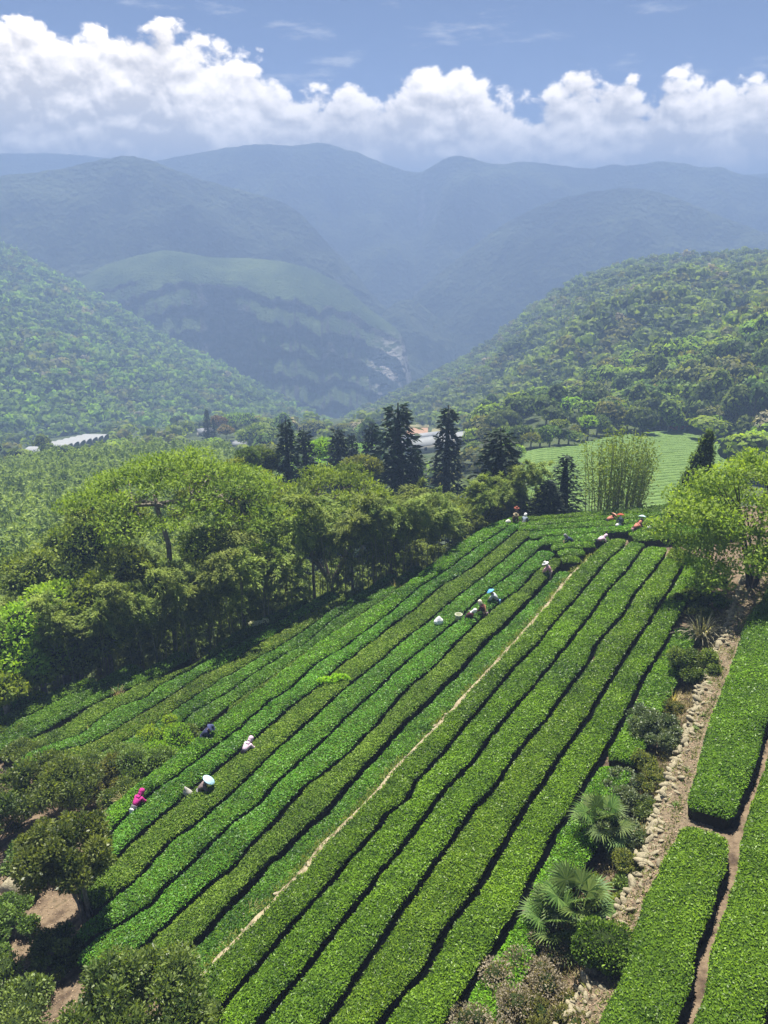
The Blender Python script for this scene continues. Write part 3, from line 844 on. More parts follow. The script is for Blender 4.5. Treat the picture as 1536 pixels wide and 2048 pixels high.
# middle block between the banks
tB = topf(off_B)
ends_B = [(15.7, 58.8), (14.8, 57.6), (13.0, 55.6), (11.7, 53.9), (11.0, 52.0), (11.0, 50.8), (11.6, 49.2)]
for k in range(7):
    fl = (lambda s: qB[0](s) + 0.06 + 0.2 * fbm(np.stack([np.asarray(s, float) * 0.9, 0 * np.asarray(s, float), 0 * np.asarray(s, float)], 1) if np.ndim(s) else np.array([[float(s) * 0.9, 0, 0]]), 3, 202)) if k == 0 else qB[k]
    fr = (lambda s: qC[0](s) - 0.20) if k == 6 else qB[k + 1]
    lab = {0: 'leftmost tea hedge of the middle terrace along its pale edge', 6: 'narrow low tea hedge at the foot of the pale soil bank'}.get(k, '%s tea hedge of the middle terrace from its left edge' % ORD[k])
    Row(fl, fr, ends_B[k][0], ends_B[k][1], qs_xy, (lambda x, y: tB(x, y) - 0.22) if k == 6 else tB, h=HT - (0.22 if k == 6 else 0)).build(lab, 'tea hedges of the middle terrace', mat=[tea_leaf, tea_leaf_b, tea_leaf_p, tea_leaf_b, tea_leaf_b, tea_leaf_p, tea_leaf_b][k])
# lower left block
tA = topf(off_A)
for k, (i, j, a0, a1, lab) in enumerate([
    ('o', 1, 19.2, 24.4, 'short outermost tea hedge at the far left under the bamboo'),
    (1, 2, 18.5, 26.3, 'second tea hedge from the bamboo on the lower left terrace'),
    (2, 3, 18.0, 29.2, 'third tea hedge from the bamboo on the lower left terrace'),
    (3, 4, 18.0, 31.8, 'fourth tea hedge from the bamboo on the lower left terrace'),
    (4, 5, 18.6, 36.5, 'fifth tea hedge from the bamboo, with dry grass stalks in it'),
    ('e', 5, 33.4, 41.6, 'tea hedge along the bamboo edge beside the white-leaved bush'),
    (5, 6, 18.2, 43.3, 'sixth tea hedge from the bamboo on the lower left terrace'),
    (6, 7, 19.8, 44.8, 'seventh tea hedge from the bamboo on the lower left terrace'),
    (7, 8, 21.0, 47.6, 'eighth tea hedge from the bamboo on the lower left terrace'),
    (8, 9, 24.0, 49.5, 'ninth tea hedge from the bamboo on the lower left terrace'),
    (9, 'b', 27.0, 50.5, 'last lower tea hedge, right below the middle terrace')]):
    fl = (lambda s: qA[1](s) - 1.7) if i == 'o' else (lambda s: np.interp(s, [31, 33.8, 38, 41.9, 45], [-37.4, -35.9, -35.6, -34.4, -33])) if i == 'e' else qA[i]
    fr = (lambda s: qB[0](s) - 0.35) if j == 'b' else qA[j]
    if i == 3: fr = lambda s: np.minimum(qA[4](s), qA[3](s) + 1.9)
    if i == 4: fl = lambda s: np.maximum(qA[4](s), qA[5](s) - 1.9)
    if i == 'b': pass
    Row(fl, fr, a0, a1, qs_xy, tA, gap=0.13).build(lab, 'tea hedges of the lower left terrace', mat=[tea_leaf_b, tea_leaf_p, tea_leaf_b][k % 3])
# rows across the top of the field
DP = {0: [(1009,1033),(1111,1027),(1221,1015),(1340,1005),(1450,998)],
      1: [(1009,1044),(1055,1040),(1111,1035),(1199,1030),(1250,1026),(1340,1021),(1450,1014)],
      2: [(1024,1052),(1111,1046),(1177,1040),(1266,1034),(1340,1029),(1450,1024)],
      3: [(1044,1060),(1155,1054),(1243,1048),(1340,1042),(1450,1036)],
      4: [(1066,1074),(1155,1066),(1255,1060),(1340,1056),(1450,1050)],
      5: [(1093,1086),(1155,1081),(1205,1080),(1290,1078),(1340,1074),(1450,1066)],
      6: [(1113,1096),(1195,1091),(1290,1094),(1345,1088),(1450,1080)],
      7: [(1111,1109),(1166,1108),(1180,1107)],
      8: [(1100,1124),(1150,1122),(1170,1120)]}
def line_x(pix):
    L = sorted([tuple(un(u, v, -0.3)[:2]) for u, v in pix])
    Xs = np.array([p[0] for p in L]); Ys = np.array([p[1] for p in L])
    return lambda x: -np.interp(x, Xs, Ys)
dD = {k: line_x(v) for k, v in DP.items()}
def x_at(u, v): return float(un(u, v, -0.3)[0])
d_xy = lambda a, b: (a, -b)
tD = topf(off_D)
for k, (i, j, a0, a1, lab) in enumerate([
    (0, 1, x_at(1012, 1038), 27.5, 'topmost tea hedge along the far edge of the field'),
    (1, 2, x_at(1016, 1048), 27.0, 'second tea hedge from the far edge of the field'),
    (2, 3, x_at(1036, 1056), 27.0, 'third tea hedge from the far edge of the field'),
    (3, 4, x_at(1058, 1066), 26.5, 'fourth tea hedge from the far edge of the field'),
    (4, 5, x_at(1080, 1078), x_at(1215, 1070), 'fifth tea hedge from the far edge, in front of two bent pickers'),
    (5, 6, x_at(1102, 1090), x_at(1190, 1086), 'short sixth cross hedge near the far end of the pale bank'),
    (6, 7, x_at(1116, 1102), x_at(1168, 1100), 'shortest cross hedge near the far end of the pale bank'),
    (7, 8, x_at(1122, 1114), x_at(1160, 1114), 'stub of a cross hedge beside the picker in the white hat'),
    (4, 5, x_at(1262, 1068), 26.5, 'tea hedge across the far ends of the long right rows')]):
    Row(dD[i], dD[j], a0, a1, d_xy, tD, gap=0.13).build(lab, 'cross hedges at the far end of the field')
# right-hand upper terrace beyond the path
tR = topf(off_R)
Row(lambda s: qP(s) - 0.42, qR, 25.0, 46.0, qs_xy, tR).build('broad tea hedge right of the path, beyond the dark gap', 'tea hedges right of the path')
Row(lambda s: qP(s) - 0.42, qR, 9.0, 24.0, qs_xy, tR).build('broad tea hedge right of the path, nearer than the dark gap', 'tea hedges right of the path')
qR2 = lambda s: np.interp(s, [9, 18, 40], [0.75, 0.8, 0.7])
Row(lambda s: qR(s) + 0.05, qR2, 9.0, 46.0, qs_xy, tR).build('tea hedge at the right picture edge behind the narrow soil gap', 'tea hedges right of the path')
Row(lambda s: qR2(s) + 0.12, lambda s: qR2(s) + 1.95, 9.0, 44.0, qs_xy, tR).build('outermost tea hedge in the lower right corner of the field', 'tea hedges right of the path')
# ------------------------------------------------------------------ soil banks, path, dry-stone wall
pale_soil = noise_mat('pale_dry_soil', [(0.11, 0.09, 0.05), (0.22, 0.18, 0.11), (0.32, 0.27, 0.175), (0.15, 0.13, 0.07)], scale=2.4, detail=9, bump=0.8, bscale=9, dist=0.08)
litter = noise_mat('path_leaf_litter', [(0.05, 0.04, 0.025), (0.115, 0.09, 0.056), (0.20, 0.155, 0.10), (0.08, 0.085, 0.035)], scale=7, detail=10, bump=0.9, bscale=34, dist=0.05, lo=0.34, hi=0.66)
stone_m = noise_mat('weathered_sandstone', [(0.12, 0.10, 0.06), (0.23, 0.20, 0.13), (0.34, 0.30, 0.20), (0.19, 0.18, 0.09)], scale=3.2, detail=8, bump=0.6, bscale=16, dist=0.05)
def strip(name, f0, s0, s1, prof, mat, ds=0.3, nz=0.05, seed=0):
    """prof: list of (q offset, z over the slope plane) ; f0(s): q line"""
    ss = np.arange(s0, s1, ds)
    V = []
    for dq, z in prof:
        wob = fbm(np.stack([ss * 1.3, 0 * ss + dq * 3, 0 * ss + seed], 1), 3, 100 + seed) * nz * 2.0
        q = f0(ss) + dq + wob
        x, y = qs2xy(q, ss)
        zz = z(ss) if callable(z) else z + 0 * ss
        V.append(np.stack([x, y, plane(x, y) + zz + fbm(np.stack([x * 2, y * 2, 0 * x], 1), 3, 110 + seed) * nz], 1))
    V = np.stack(V, 1).reshape(-1, 3)
    b = MB(); b.add(V, grid_faces(len(ss), len(prof))[:, ::-1])
    o = obj(name, b.mesh(name, mat, True)); tag(o, kind='structure')
    return o
bank1 = strip('soil_bank', qC[0], 9.0, 54.5, [(-0.34, lambda s: off_B(s) - HT - 0.1), (-0.24, lambda s: (off_B(s) - HT) * 0.5 + (off_C(s) - HT) * 0.5), (-0.12, lambda s: off_C(s) - HT + 0.10), (0.08, lambda s: off_C(s) - HT + 0.14), (0.30, lambda s: off_C(s) - HT + 0.07), (0.55, lambda s: off_C(s) - HT - 0.06)], pale_soil, nz=0.07, seed=1)
bank2 = strip('soil_bank', qB[0], 14.0, 59.0, [(-0.55, lambda s: off_A(s) - HT - 0.1), (-0.42, lambda s: off_A(s) - HT + 0.35), (-0.22, lambda s: off_B(s) - HT + 0.08), (0.0, lambda s: off_B(s) - HT + 0.13), (0.25, lambda s: off_B(s) - HT + 0.06), (0.5, lambda s: off_B(s) - HT - 0.06)], pale_soil, nz=0.07, seed=2)
def path_strip():
    ss = np.arange(8.0, 50, 0.3); kk = np.linspace(0, 1, 7)
    V = []
    for k in kk:
        q = qW(ss) * (1 - k) + (qP(ss) + 0.75) * k - 0.02 * (1 - k)
        x, y = qs2xy(q, ss)
        V.append(np.stack([x, y, plane(x, y) + 0.27 + 0.04 * fbm(np.stack([x * 1.5, y * 1.5, 0 * x], 1), 3, 120)], 1))
    V = np.stack(V, 1).reshape(-1, 3)
    b = MB(); b.add(V, grid_faces(len(ss), 7)[:, ::-1])
    tag(obj('path', b.mesh('path', litter, True)), kind='structure')
path_strip()
def stone_mesh(seed, flat=0.6):
    V, Fc = ICO1
    V = V.copy()
    r_ = np.random.default_rng(seed)
    V = V * (1 + 0.22 * fbm(V * 1.7 + seed * 3.1, 2, seed)[:, None])
    # cut a few facets
    for _ in range(6):
        n = r_.normal(size=3); n /= np.linalg.norm(n)
        d = V @ n; lim = r_.uniform(0.62, 0.85)
        V = V - np.clip(d - lim, 0, None)[:, None] * n
    V = V * np.array([1.15, r_.uniform(0.55, 0.9), flat])
    b = MB(); b.add(V, Fc)
    return b.mesh('stone', stone_m, False)
STONES = [stone_mesh(200 + k, 0.45 + 0.05 * (k % 5)) for k in range(10)]
wall = obj('stone_wall', None, loc=(*qs2xy(float(qW(20.0)), 20.0), plane(*qs2xy(float(qW(20.0)), 20.0))))
tag(wall, 'low dry-stone wall of pale sandstone edging the dirt path on the right', 'stone wall')
wl = np.array(wall.location)
r_ = np.random.default_rng(5)
s = 9.2
while s < 49.0:
    sz = r_.uniform(0.09, 0.22)
    for course in range(4):
        if course >= 2 and r_.random() < 0.4: continue
        dq = [-0.20, -0.06, 0.16, 0.34][course] + r_.normal() * 0.05
        z = [-0.12, 0.24, 0.25, 0.25][course] + r_.normal() * 0.05
        ss = s + r_.uniform(-0.1, 0.1)
        x, y = qs2xy(float(qW(ss)) + dq, ss)
        sc = sz * r_.uniform(0.75, 1.25) * (0.7 if course >= 2 else 1)
        o = obj('stone', STONES[r_.integers(10)], wall, (x - wl[0], y - wl[1], plane(x, y) + z - wl[2]),
                (r_.normal() * 0.35, r_.normal() * 0.35, r_.uniform(0, 6.28)), (sc * r_.uniform(1, 1.5), sc * r_.uniform(0.8, 1.1), sc))
    s += sz * 1.45
# pale rocks showing in the two soil banks
for (bk, fq, off, s0, s1, n) in ((bank1, qC[0], off_C, 11, 53, 45), (bank2, qB[0], off_B, 15, 57, 30)):
    for k in range(n):
        ss = s0 + (s1 - s0) * r_.random() ** 1.3
        x, y = qs2xy(float(fq(ss)) + r_.uniform(-0.15, 0.2), ss)
        sc = r_.uniform(0.05, 0.12)
        obj('stone', STONES[r_.integers(10)], bk, (x, y, plane(x, y) + float(off(ss)) - HT + 0.12), (r_.normal() * 0.3, r_.normal() * 0.3, r_.uniform(0, 6.28)), (sc * 1.5, sc, sc * 0.8))

# fallen leaves and crumbs on the path and the bare ground at the lower left
litter_m = leaf_mat('fallen_leaves', (0.09, 0.05, 0.03), (0.36, 0.27, 0.18), 0.15, 0.7, 0.2)
r_ = np.random.default_rng(15)
n = 9000
ss = 9 + 39 * r_.random(n) ** 1.3
k = r_.random(n)
qq = qW(ss) * (1 - k) + (qP(ss) + 0.5) * k
x, y = qs2xy(qq, ss)
P1 = np.stack([x, y, plane(x, y) + 0.295], 1)
m_ = 5000
q2 = r_.uniform(-31, -19, m_); s2 = r_.uniform(4, 15.5, m_)
x, y = qs2xy(q2, s2)
P2 = np.stack([x, y, ground_z(x, y) + 0.04], 1)
P = np.concatenate([P1, P2])
Dn = rdirs(len(P), r_); Dn[:, 2] *= 0.25; Dn = unit(Dn)
Ln = r_.uniform(0.035, 0.085, len(P))
V, Fq = leaves(P, Dn, Ln, Ln * 0.5, unit(np.array([0, 0, 1.0]) + rdirs(len(P), r_) * 0.35), r_)
b = MB(); b.add(V, Fq, 0, np.clip(r_.normal(0.5, 0.3, len(P)), 0, 1.1))
tag(obj('leaf_litter', b.mesh('leaf_litter', litter_m)), 'brown fallen leaves strewn over the path and bare ground', 'leaf litter', kind='stuff')
# weeds and grass on the two banks
grass_m = leaf_mat('bank_grass', (0.05, 0.09, 0.012), (0.26, 0.27, 0.09), 0.3, 0.6, 0.2)
b = MB()
for fq, off, s0, s1, n in ((qC[0], off_C, 10, 54, 5200), (qB[0], off_B, 14, 59, 4200)):
    ss = s0 + (s1 - s0) * r_.random(n)
    den = fbm(np.stack([ss * 0.7, 0 * ss, 0 * ss + n], 1), 3, 222) > -0.12
    ss = ss[den]; n = len(ss)
    dq = np.where(r_.random(n) < 0.6, r_.uniform(-0.45, -0.1, n), r_.uniform(-0.1, 0.35, n))
    x, y = qs2xy(fq(ss) + dq, ss)
    z = plane(x, y) + off(ss) - HT + np.where(dq < -0.15, 0.0, 0.1)
    P = np.stack([x, y, z], 1)
    Dn = unit(rdirs(n, r_) * 0.7 + np.array([0, 0, 0.8])); Ln = r_.uniform(0.10, 0.26, n)
    V, Fq = leaves(P, Dn, Ln, Ln * 0.2, None, r_)
    b.add(V, Fq, 0, np.clip(r_.normal(0.5, 0.3, n), 0, 1.1))
tag(obj('bank_grass', b.mesh('bank_grass', grass_m)), 'thin grass and weeds on the pale soil banks', 'grass', kind='stuff')

# dry undergrowth on the strip between the last hedges and the wall
und_m = leaf_mat('dry_undergrowth', (0.06, 0.07, 0.02), (0.30, 0.25, 0.13), 0.25, 0.7, 0.15, hue=0.0, val=0.0)
n = 15000
ss = 10 + 38 * r_.random(n)
qq = qW(ss) - 0.12 - 1.35 * r_.random(n) ** 1.4
x, y = qs2xy(qq, ss)
P = np.stack([x, y, ground_z(x, y) + 0.02], 1)
tall = 0.16 + 0.2 * np.clip(fbm(np.stack([x * 0.8, y * 0.8, 0 * x], 1), 3, 230) + 0.3, 0, 1)
P[:, 2] += tall * r_.random(n) * 1.2
Dn = unit(rdirs(n, r_) * 0.8 + np.array([0, 0, 0.6])); Ln = tall * r_.uniform(0.5, 1.1, n)
V, Fq = leaves(P, Dn, Ln, np.maximum(Ln * 0.14, 0.02), None, r_)
gb = fbm(np.stack([x * 0.5, y * 0.5, 0 * x], 1), 3, 231)
b = MB(); b.add(V, Fq, 0, np.clip(0.45 + gb + r_.normal(0, 0.25, n), 0, 1.1))
tag(obj('dry_undergrowth', b.mesh('dry_undergrowth', und_m)), 'dry grassy undergrowth at the foot of the stone wall', 'undergrowth', kind='stuff')

# grass creeping over the path edges
n = 12000
ss = 9 + 40 * r_.random(n)
e = r_.random(n) < 0.6
qq = np.where(e, qP(ss) - 0.42 - np.abs(r_.normal(0, 0.16, n)), qW(ss) + np.abs(r_.normal(0, 0.22, n)))
den = fbm(np.stack([ss * 0.8, e * 9.0, 0 * ss], 1), 3, 240) + 0.25 > r_.random(n) * 0.7
ss, qq, e = ss[den], qq[den], e[den]; n = len(ss)
x, y = qs2xy(qq, ss)
P = np.stack([x, y, plane(x, y) + 0.27], 1)
Dn = unit(rdirs(n, r_) * 0.8 + np.array([0, 0, 0.6])); Ln = r_.uniform(0.07, 0.2, n)
V, Fq = leaves(P, Dn, Ln, Ln * 0.22, None, r_)
b = MB(); b.add(V, Fq, 0, np.clip(r_.normal(0.5, 0.3, n) - 0.2 * e, 0, 1.1))
tag(obj('path_grass', b.mesh('path_grass', grass_m)), 'low grass creeping over the edges of the dirt path', 'grass', kind='stuff')
# ------------------------------------------------------------------ plants
bark = noise_mat('grey_bark', [(0.10, 0.085, 0.065), (0.20, 0.17, 0.13), (0.30, 0.27, 0.22)], scale=5, bump=0.7, bscale=22, dist=0.03)
dark_bark = noise_mat('dark_bark', [(0.03, 0.024, 0.018), (0.07, 0.055, 0.04)], scale=4, bump=0.6, bscale=20, dist=0.03)
LM = {}
LM['mid'] = leaf_mat('leaf_mid_green', (0.075, 0.115, 0.02), (0.20, 0.27, 0.06), 0.46, 0.62, 0.15)
LM['dark'] = leaf_mat('leaf_dark_green', (0.036, 0.064, 0.018), (0.11, 0.16, 0.044), 0.46, 0.62, 0.15)
LM['bright'] = leaf_mat('leaf_bright_green', (0.10, 0.17, 0.016), (0.23, 0.33, 0.035), 0.46, 0.62, 0.15)
LM['lime'] = leaf_mat('leaf_lime_green', (0.09, 0.15, 0.018), (0.21, 0.28, 0.042), 0.46, 0.62, 0.15)
LM['olive'] = leaf_mat('leaf_olive', (0.07, 0.08, 0.022), (0.17, 0.18, 0.055), 0.46, 0.62, 0.15)
LM['dry'] = leaf_mat('leaf_greyish_brown', (0.13, 0.12, 0.075), (0.36, 0.32, 0.23), 0.35, 0.7, 0.15)
LM['grey'] = leaf_mat('leaf_grey_green', (0.05, 0.07, 0.03), (0.15, 0.18, 0.09), 0.25, 0.45, 0.45)
LM['bamboo'] = leaf_mat('bamboo_leaf', (0.05, 0.085, 0.012), (0.205, 0.255, 0.045), 0.3, 0.62, 0.15, hue=0.02, val=0.4)
LM['mimosa'] = leaf_mat('feathery_leaf', (0.05, 0.085, 0.008), (0.19, 0.25, 0.02), 0.36, 0.62, 0.15)
LM['conifer'] = leaf_mat('conifer_needles', (0.006, 0.014, 0.007), (0.022, 0.042, 0.018), 0.1, 0.62, 0.15)
LM['shrub'] = leaf_mat('shrub_leaf', (0.024, 0.048, 0.010), (0.155, 0.20, 0.05), 0.42, 0.42, 0.3)
LM['weed'] = leaf_mat('weed_leaf', (0.045, 0.08, 0.015), (0.16, 0.22, 0.05), 0.32, 0.5, 0.35)
LM['straw'] = leaf_mat('dry_straw', (0.25, 0.19, 0.09), (0.50, 0.41, 0.22), 0.3, 0.6, 0.25)
LM['palm'] = leaf_mat('fan_palm_blade', (0.012, 0.034, 0.006), (0.085, 0.13, 0.03), 0.12, 0.5, 0.12)
LM['red'] = leaf_mat('red_blossom', (0.30, 0.05, 0.04), (0.55, 0.13, 0.09), 0.2, 0.6, 0.2)
LM['orange'] = leaf_mat('orange_foliage', (0.10, 0.075, 0.02), (0.24, 0.17, 0.05), 0.3, 0.6, 0.15)
LM['white'] = leaf_mat('whitish_leaf', (0.30, 0.33, 0.20), (0.62, 0.62, 0.45), 0.25, 0.5, 0.3)

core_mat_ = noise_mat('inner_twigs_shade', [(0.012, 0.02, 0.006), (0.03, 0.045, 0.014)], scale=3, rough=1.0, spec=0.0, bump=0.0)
def crown(b, lobes, n, L, asp=0.5, r=None, mi=0, up=0.25, core=0.72, shell=0.35, spread=0.9, tvar=0.25, ltint=0.18, core_mat=1, flat=0.0, tang=0.0):
    """lobes: (cx,cy,cz,rx,ry,rz); leaves through the outer shell of their union, dark inner core bodies"""
    r = r or rng
    Lb = np.array(lobes, float)
    area = (Lb[:, 3] * Lb[:, 4] * Lb[:, 5]) ** (2 / 3.)
    k = r.choice(len(Lb), n, p=area / area.sum())
    d = rdirs(n, r)
    rad = 1 - shell * r.random(n) ** 1.5
    P = Lb[k, :3] + d * Lb[k, 3:] * rad[:, None]
    # drop leaves deep inside another lobe
    keep = np.ones(n, bool)
    for j in range(len(Lb)):
        e = (((P - Lb[j, :3]) / Lb[j, 3:]) ** 2).sum(1)
        keep &= ~((e < 0.45) & (k != j))
    P, d, k = P[keep], d[keep], k[keep]
    m = len(P)
    Dn = unit(d * spread + rdirs(m, r) * 0.8 + np.array([0, 0, up]))
    Nn = unit(d + rdirs(m, r) * 0.6 + np.array([0, 0, 0.5 + flat]))
    if tang:
        tg = unit(np.cross(d, rdirs(m, r)))
        Dn = unit(Dn * (1 - tang) + (tg + d * 0.15) * tang)
        Nn = unit(Nn * (1 - tang) + d * tang * 1.5 + np.array([0, 0, 0.2]))
    Ln = L * r.uniform(0.7, 1.3, m)
    lt = r.normal(0, ltint, len(Lb))
    V, Fq = leaves(P - Dn * Ln[:, None] * 0.4, Dn, Ln, Ln * asp * r.uniform(0.8, 1.2, m), Nn, r)
    b.add(V, Fq, mi, np.clip(0.5 + lt[k] + r.normal(0, tvar, m), 0, 1.1))
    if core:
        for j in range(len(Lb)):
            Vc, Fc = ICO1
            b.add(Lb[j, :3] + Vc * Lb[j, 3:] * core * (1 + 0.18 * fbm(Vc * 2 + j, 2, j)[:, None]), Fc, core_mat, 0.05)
    return b
def dome_lobes(r, n=9, R0=1.0, H=0.8, lr=(0.38, 0.6)):
    out = [(0, 0, H * 0.35, R0 * 0.55, R0 * 0.55, H * 0.5)]
    for k in range(n):
        a = k * 2.4 + r.uniform(-0.4, 0.4)
        q = math.sqrt((k + 0.5) / n) * R0 * 0.66
        s_ = r.uniform(*lr) * R0
        z = H * (0.75 - 0.65 * (q / R0) ** 2) + r.uniform(-0.1, 0.1) * H
        out.append((math.cos(a) * q, math.sin(a) * q, z - 0.15 * H, s_, s_ * r.uniform(0.85, 1.15), s_ * r.uniform(0.6, 0.9)))
    return out
# ---- hillside trees: unit crown radius 1, base at z = -1
def hill_proto(seed, n, L, form):
    r = np.random.default_rng(seed)
    if form == 'round': lob = dome_lobes(r, 10, 1.0, 1.0)
    elif form == 'tall': lob = [(x * 0.7, y * 0.7, z * 1.5, a * 0.75, b_ * 0.75, c * 1.1) for x, y, z, a, b_, c in dome_lobes(r, 9, 1.0, 1.1)]
    elif form == 'broad': lob = [(x * 1.2, y * 1.2, z * 0.75, a * 1.05, b_ * 1.05, c * 0.7) for x, y, z, a, b_, c in dome_lobes(r, 13, 1.0, 1.0, (0.3, 0.48))]
    b = MB()
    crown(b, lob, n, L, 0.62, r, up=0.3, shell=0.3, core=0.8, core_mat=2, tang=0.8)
    V, Fq = tube([(0, 0, -1.3), (0.03, 0, -0.5), (0.0, 0.02, 0.3)], [0.09, 0.07, 0.04], 5)
    b.add(V, Fq, 1)
    return b
HP = [hill_proto(300 + k, 900, 0.22, ['round', 'broad', 'tall', 'round', 'broad', 'round'][k]) for k in range(6)]
HPM = [b.mesh('hillside_tree', [LM['mid'], bark, core_mat_]) for b in HP]
def place_hill(hill, n, u0, u1, t0, t1, rad, seed, sep=0.8, tpow=1.0):
    r = np.random.default_rng(seed)
    U = r.uniform(u0, u1, n * 8); T = t0 + (t1 - t0) * r.random(n * 8) ** tpow
    P = hill.at(U, T)
    Rr = r.uniform(rad[0], rad[1], n * 8)
    cell = {}; out = []
    g_ = rad[1] * 2 * sep
    for k in range(len(P)):
        c = (int(P[k, 0] // g_), int(P[k, 1] // g_))
        ok = True
        for i in (-1, 0, 1):
            for j in (-1, 0, 1):
                for m in cell.get((c[0] + i, c[1] + j), ()):
                    if np.hypot(P[k, 0] - P[m, 0], P[k, 1] - P[m, 1]) < (Rr[k] + Rr[m]) * sep: ok = False; break
                if not ok: break
            if not ok: break
        if ok:
            cell.setdefault(c, []).append(k); out.append(k)
            if len(out) >= n: break
    return P[out], Rr[out], U[out], T[out]
MIXES = [('mid', 'mid-green', 0.30), ('dark', 'dark green', 0.27), ('bright', 'fresh bright green', 0.17), ('olive', 'olive green', 0.16), ('dry', 'greyish bare-looking', 0.02), ('lime', 'pale lime-green', 0.05)]
MN = [m[0] for m in MIXES]; MP = np.array([m[2] for m in MIXES]); MP = MP / MP.sum()
def merged_forest(name, P, Rr, seed, n_leaf, L, label, cat, colors=None, protos=3):
    r = np.random.default_rng(seed)
    pr = []
    for k in range(protos):
        bb = MB(); lob = dome_lobes(r, 6, 1.0, 1.0)
        crown(bb, lob, n_leaf, L, 0.75, r, up=0.3, shell=0.2, core=0, tang=0.9, tvar=0.16, ltint=0.1)
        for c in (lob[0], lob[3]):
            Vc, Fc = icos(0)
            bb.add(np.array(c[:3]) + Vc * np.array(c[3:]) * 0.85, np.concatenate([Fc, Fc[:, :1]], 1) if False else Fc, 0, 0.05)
        pr.append(bb)
    b = MB()
    patch = fbm(P / 70.0, 3, seed)
    for k in range(len(P)):
        q = pr[r.integers(protos)]
        a = r.uniform(0, 6.28); ca, sa = math.cos(a), math.sin(a)
        Rm = np.array([[ca, -sa, 0], [sa, ca, 0], [0, 0, r.uniform(0.8, 1.25)]])
        pp = MP.copy() * np.array([1.4, 1.2, 0.6, 0.9, 0.6, 0.3]); pp[1] *= np.exp(-2.5 * patch[k]); pp[2] *= np.exp(3 * patch[k]); pp /= pp.sum()
        mi = int(r.choice(len(MN), p=pp))
        base = 0
        for v_, f_, t_ in zip(q.v, q.f, q.t):
            b.add(P[k] + (v_ @ Rm.T) * Rr[k] + np.array([0, 0, Rr[k] * 0.55]), f_ - base, mi, t_)
            base += len(v_)
    o = obj(name, b.mesh(name, [LM[m] for m in MN]))
    tag(o, label, cat, kind='stuff')
    return o
PR, RR, UR, TR = place_hill(HR, 3000, 600, 1680, 0.0, 1.04, (3.0, 5.6), 1, 0.55)
RR = RR * np.interp(TR, [0, 1], [1.1, 0.78])
P2_, R2_, U2_, T2_ = place_hill(HS, 420, 1200, 1700, 0.02, 1.05, (3.0, 5.4), 3, 0.6)
vis_ = HR.at(UR, TR)[:, 2] >= -1e9
PR, RR, UR, TR = np.concatenate([PR, P2_]), np.concatenate([RR, R2_]), np.concatenate([UR, U2_]), np.concatenate([TR, T2_ + 10])
# trees on the valley floor between the field and the hills
def place_floor(n, boxes, rad, seed, sep=0.7):
    """boxes: (azimuth deg 0,1, radius 0,1, weight)"""
    r = np.random.default_rng(seed); out = []; Rr = []
    w = np.array([b_[4] for b_ in boxes], float); w /= w.sum()
    tries = 0
    while len(out) < n and tries < n * 30:
        tries += 1
        b_ = boxes[r.choice(len(boxes), p=w)]
        a = R(r.uniform(b_[0], b_[1])); d = math.sqrt(r.uniform(b_[2] ** 2, b_[3] ** 2))
        p = np.array([math.sin(a) * d, math.cos(a) * d]); q = r.uniform(*rad)
        if all(np.hypot(*(p - o[:2])) > (q + q2) * sep for o, q2 in zip(out, Rr)):
            out.append(np.array([p[0], p[1], float(valley_z(p[:1], p[1:])[0])])); Rr.append(q)
    return np.array(out), np.array(Rr)
PF, RF = place_floor(420, [(-32, -6, 235, 430, 3), (-10, 9, 130, 420, 3), (2, 6.5, 100, 330, 2.5), (26, 34, 140, 185, 0.8), (7, 16, 186, 262, 2.6), (12, 31, 184, 212, 2.6)], (3.0, 5.6), 2)
# keep fields, glasshouses and the view of the valley buildings clear
def pix_of(P):
    P = np.atleast_2d(P); d = P - CAMP
    c, s = math.cos(PITCH), math.sin(PITCH)
    f = d[:, 1] * c - d[:, 2] * s; w = d[:, 1] * s + d[:, 2] * c
    return 768 + FPX * d[:, 0] / f, 1024 - FPX * w / f
uu, vv = pix_of(PF + np.array([0, 0, 3.0]))
clear = ((uu > 60) & (uu < 205) & (vv > 855) & (vv < 915)) | ((uu > 380) & (uu < 500) & (vv > 862) & (vv < 905)) | ((uu > 772) & (uu < 945) & (vv > 845) & (vv < 975))
PF, RF = PF[~clear], RF[~clear]
allP = np.concatenate([PR, PF]); allR = np.concatenate([RR, RF])
zone = np.array([0] * len(PR) + [1] * len(PF))
uu, vv = pix_of(allP + np.array([0, 0, 4.0]))
inside = (uu > -40) & (uu < 1576) & (vv < 1000)
size = np.where(inside, allR / np.linalg.norm(allP - CAMP, axis=1), 0)
order = np.argsort(-size)
big_, rest = order[:300], order[300:]
r = np.random.default_rng(12)
patch = fbm(allP / 55.0, 3, 44)
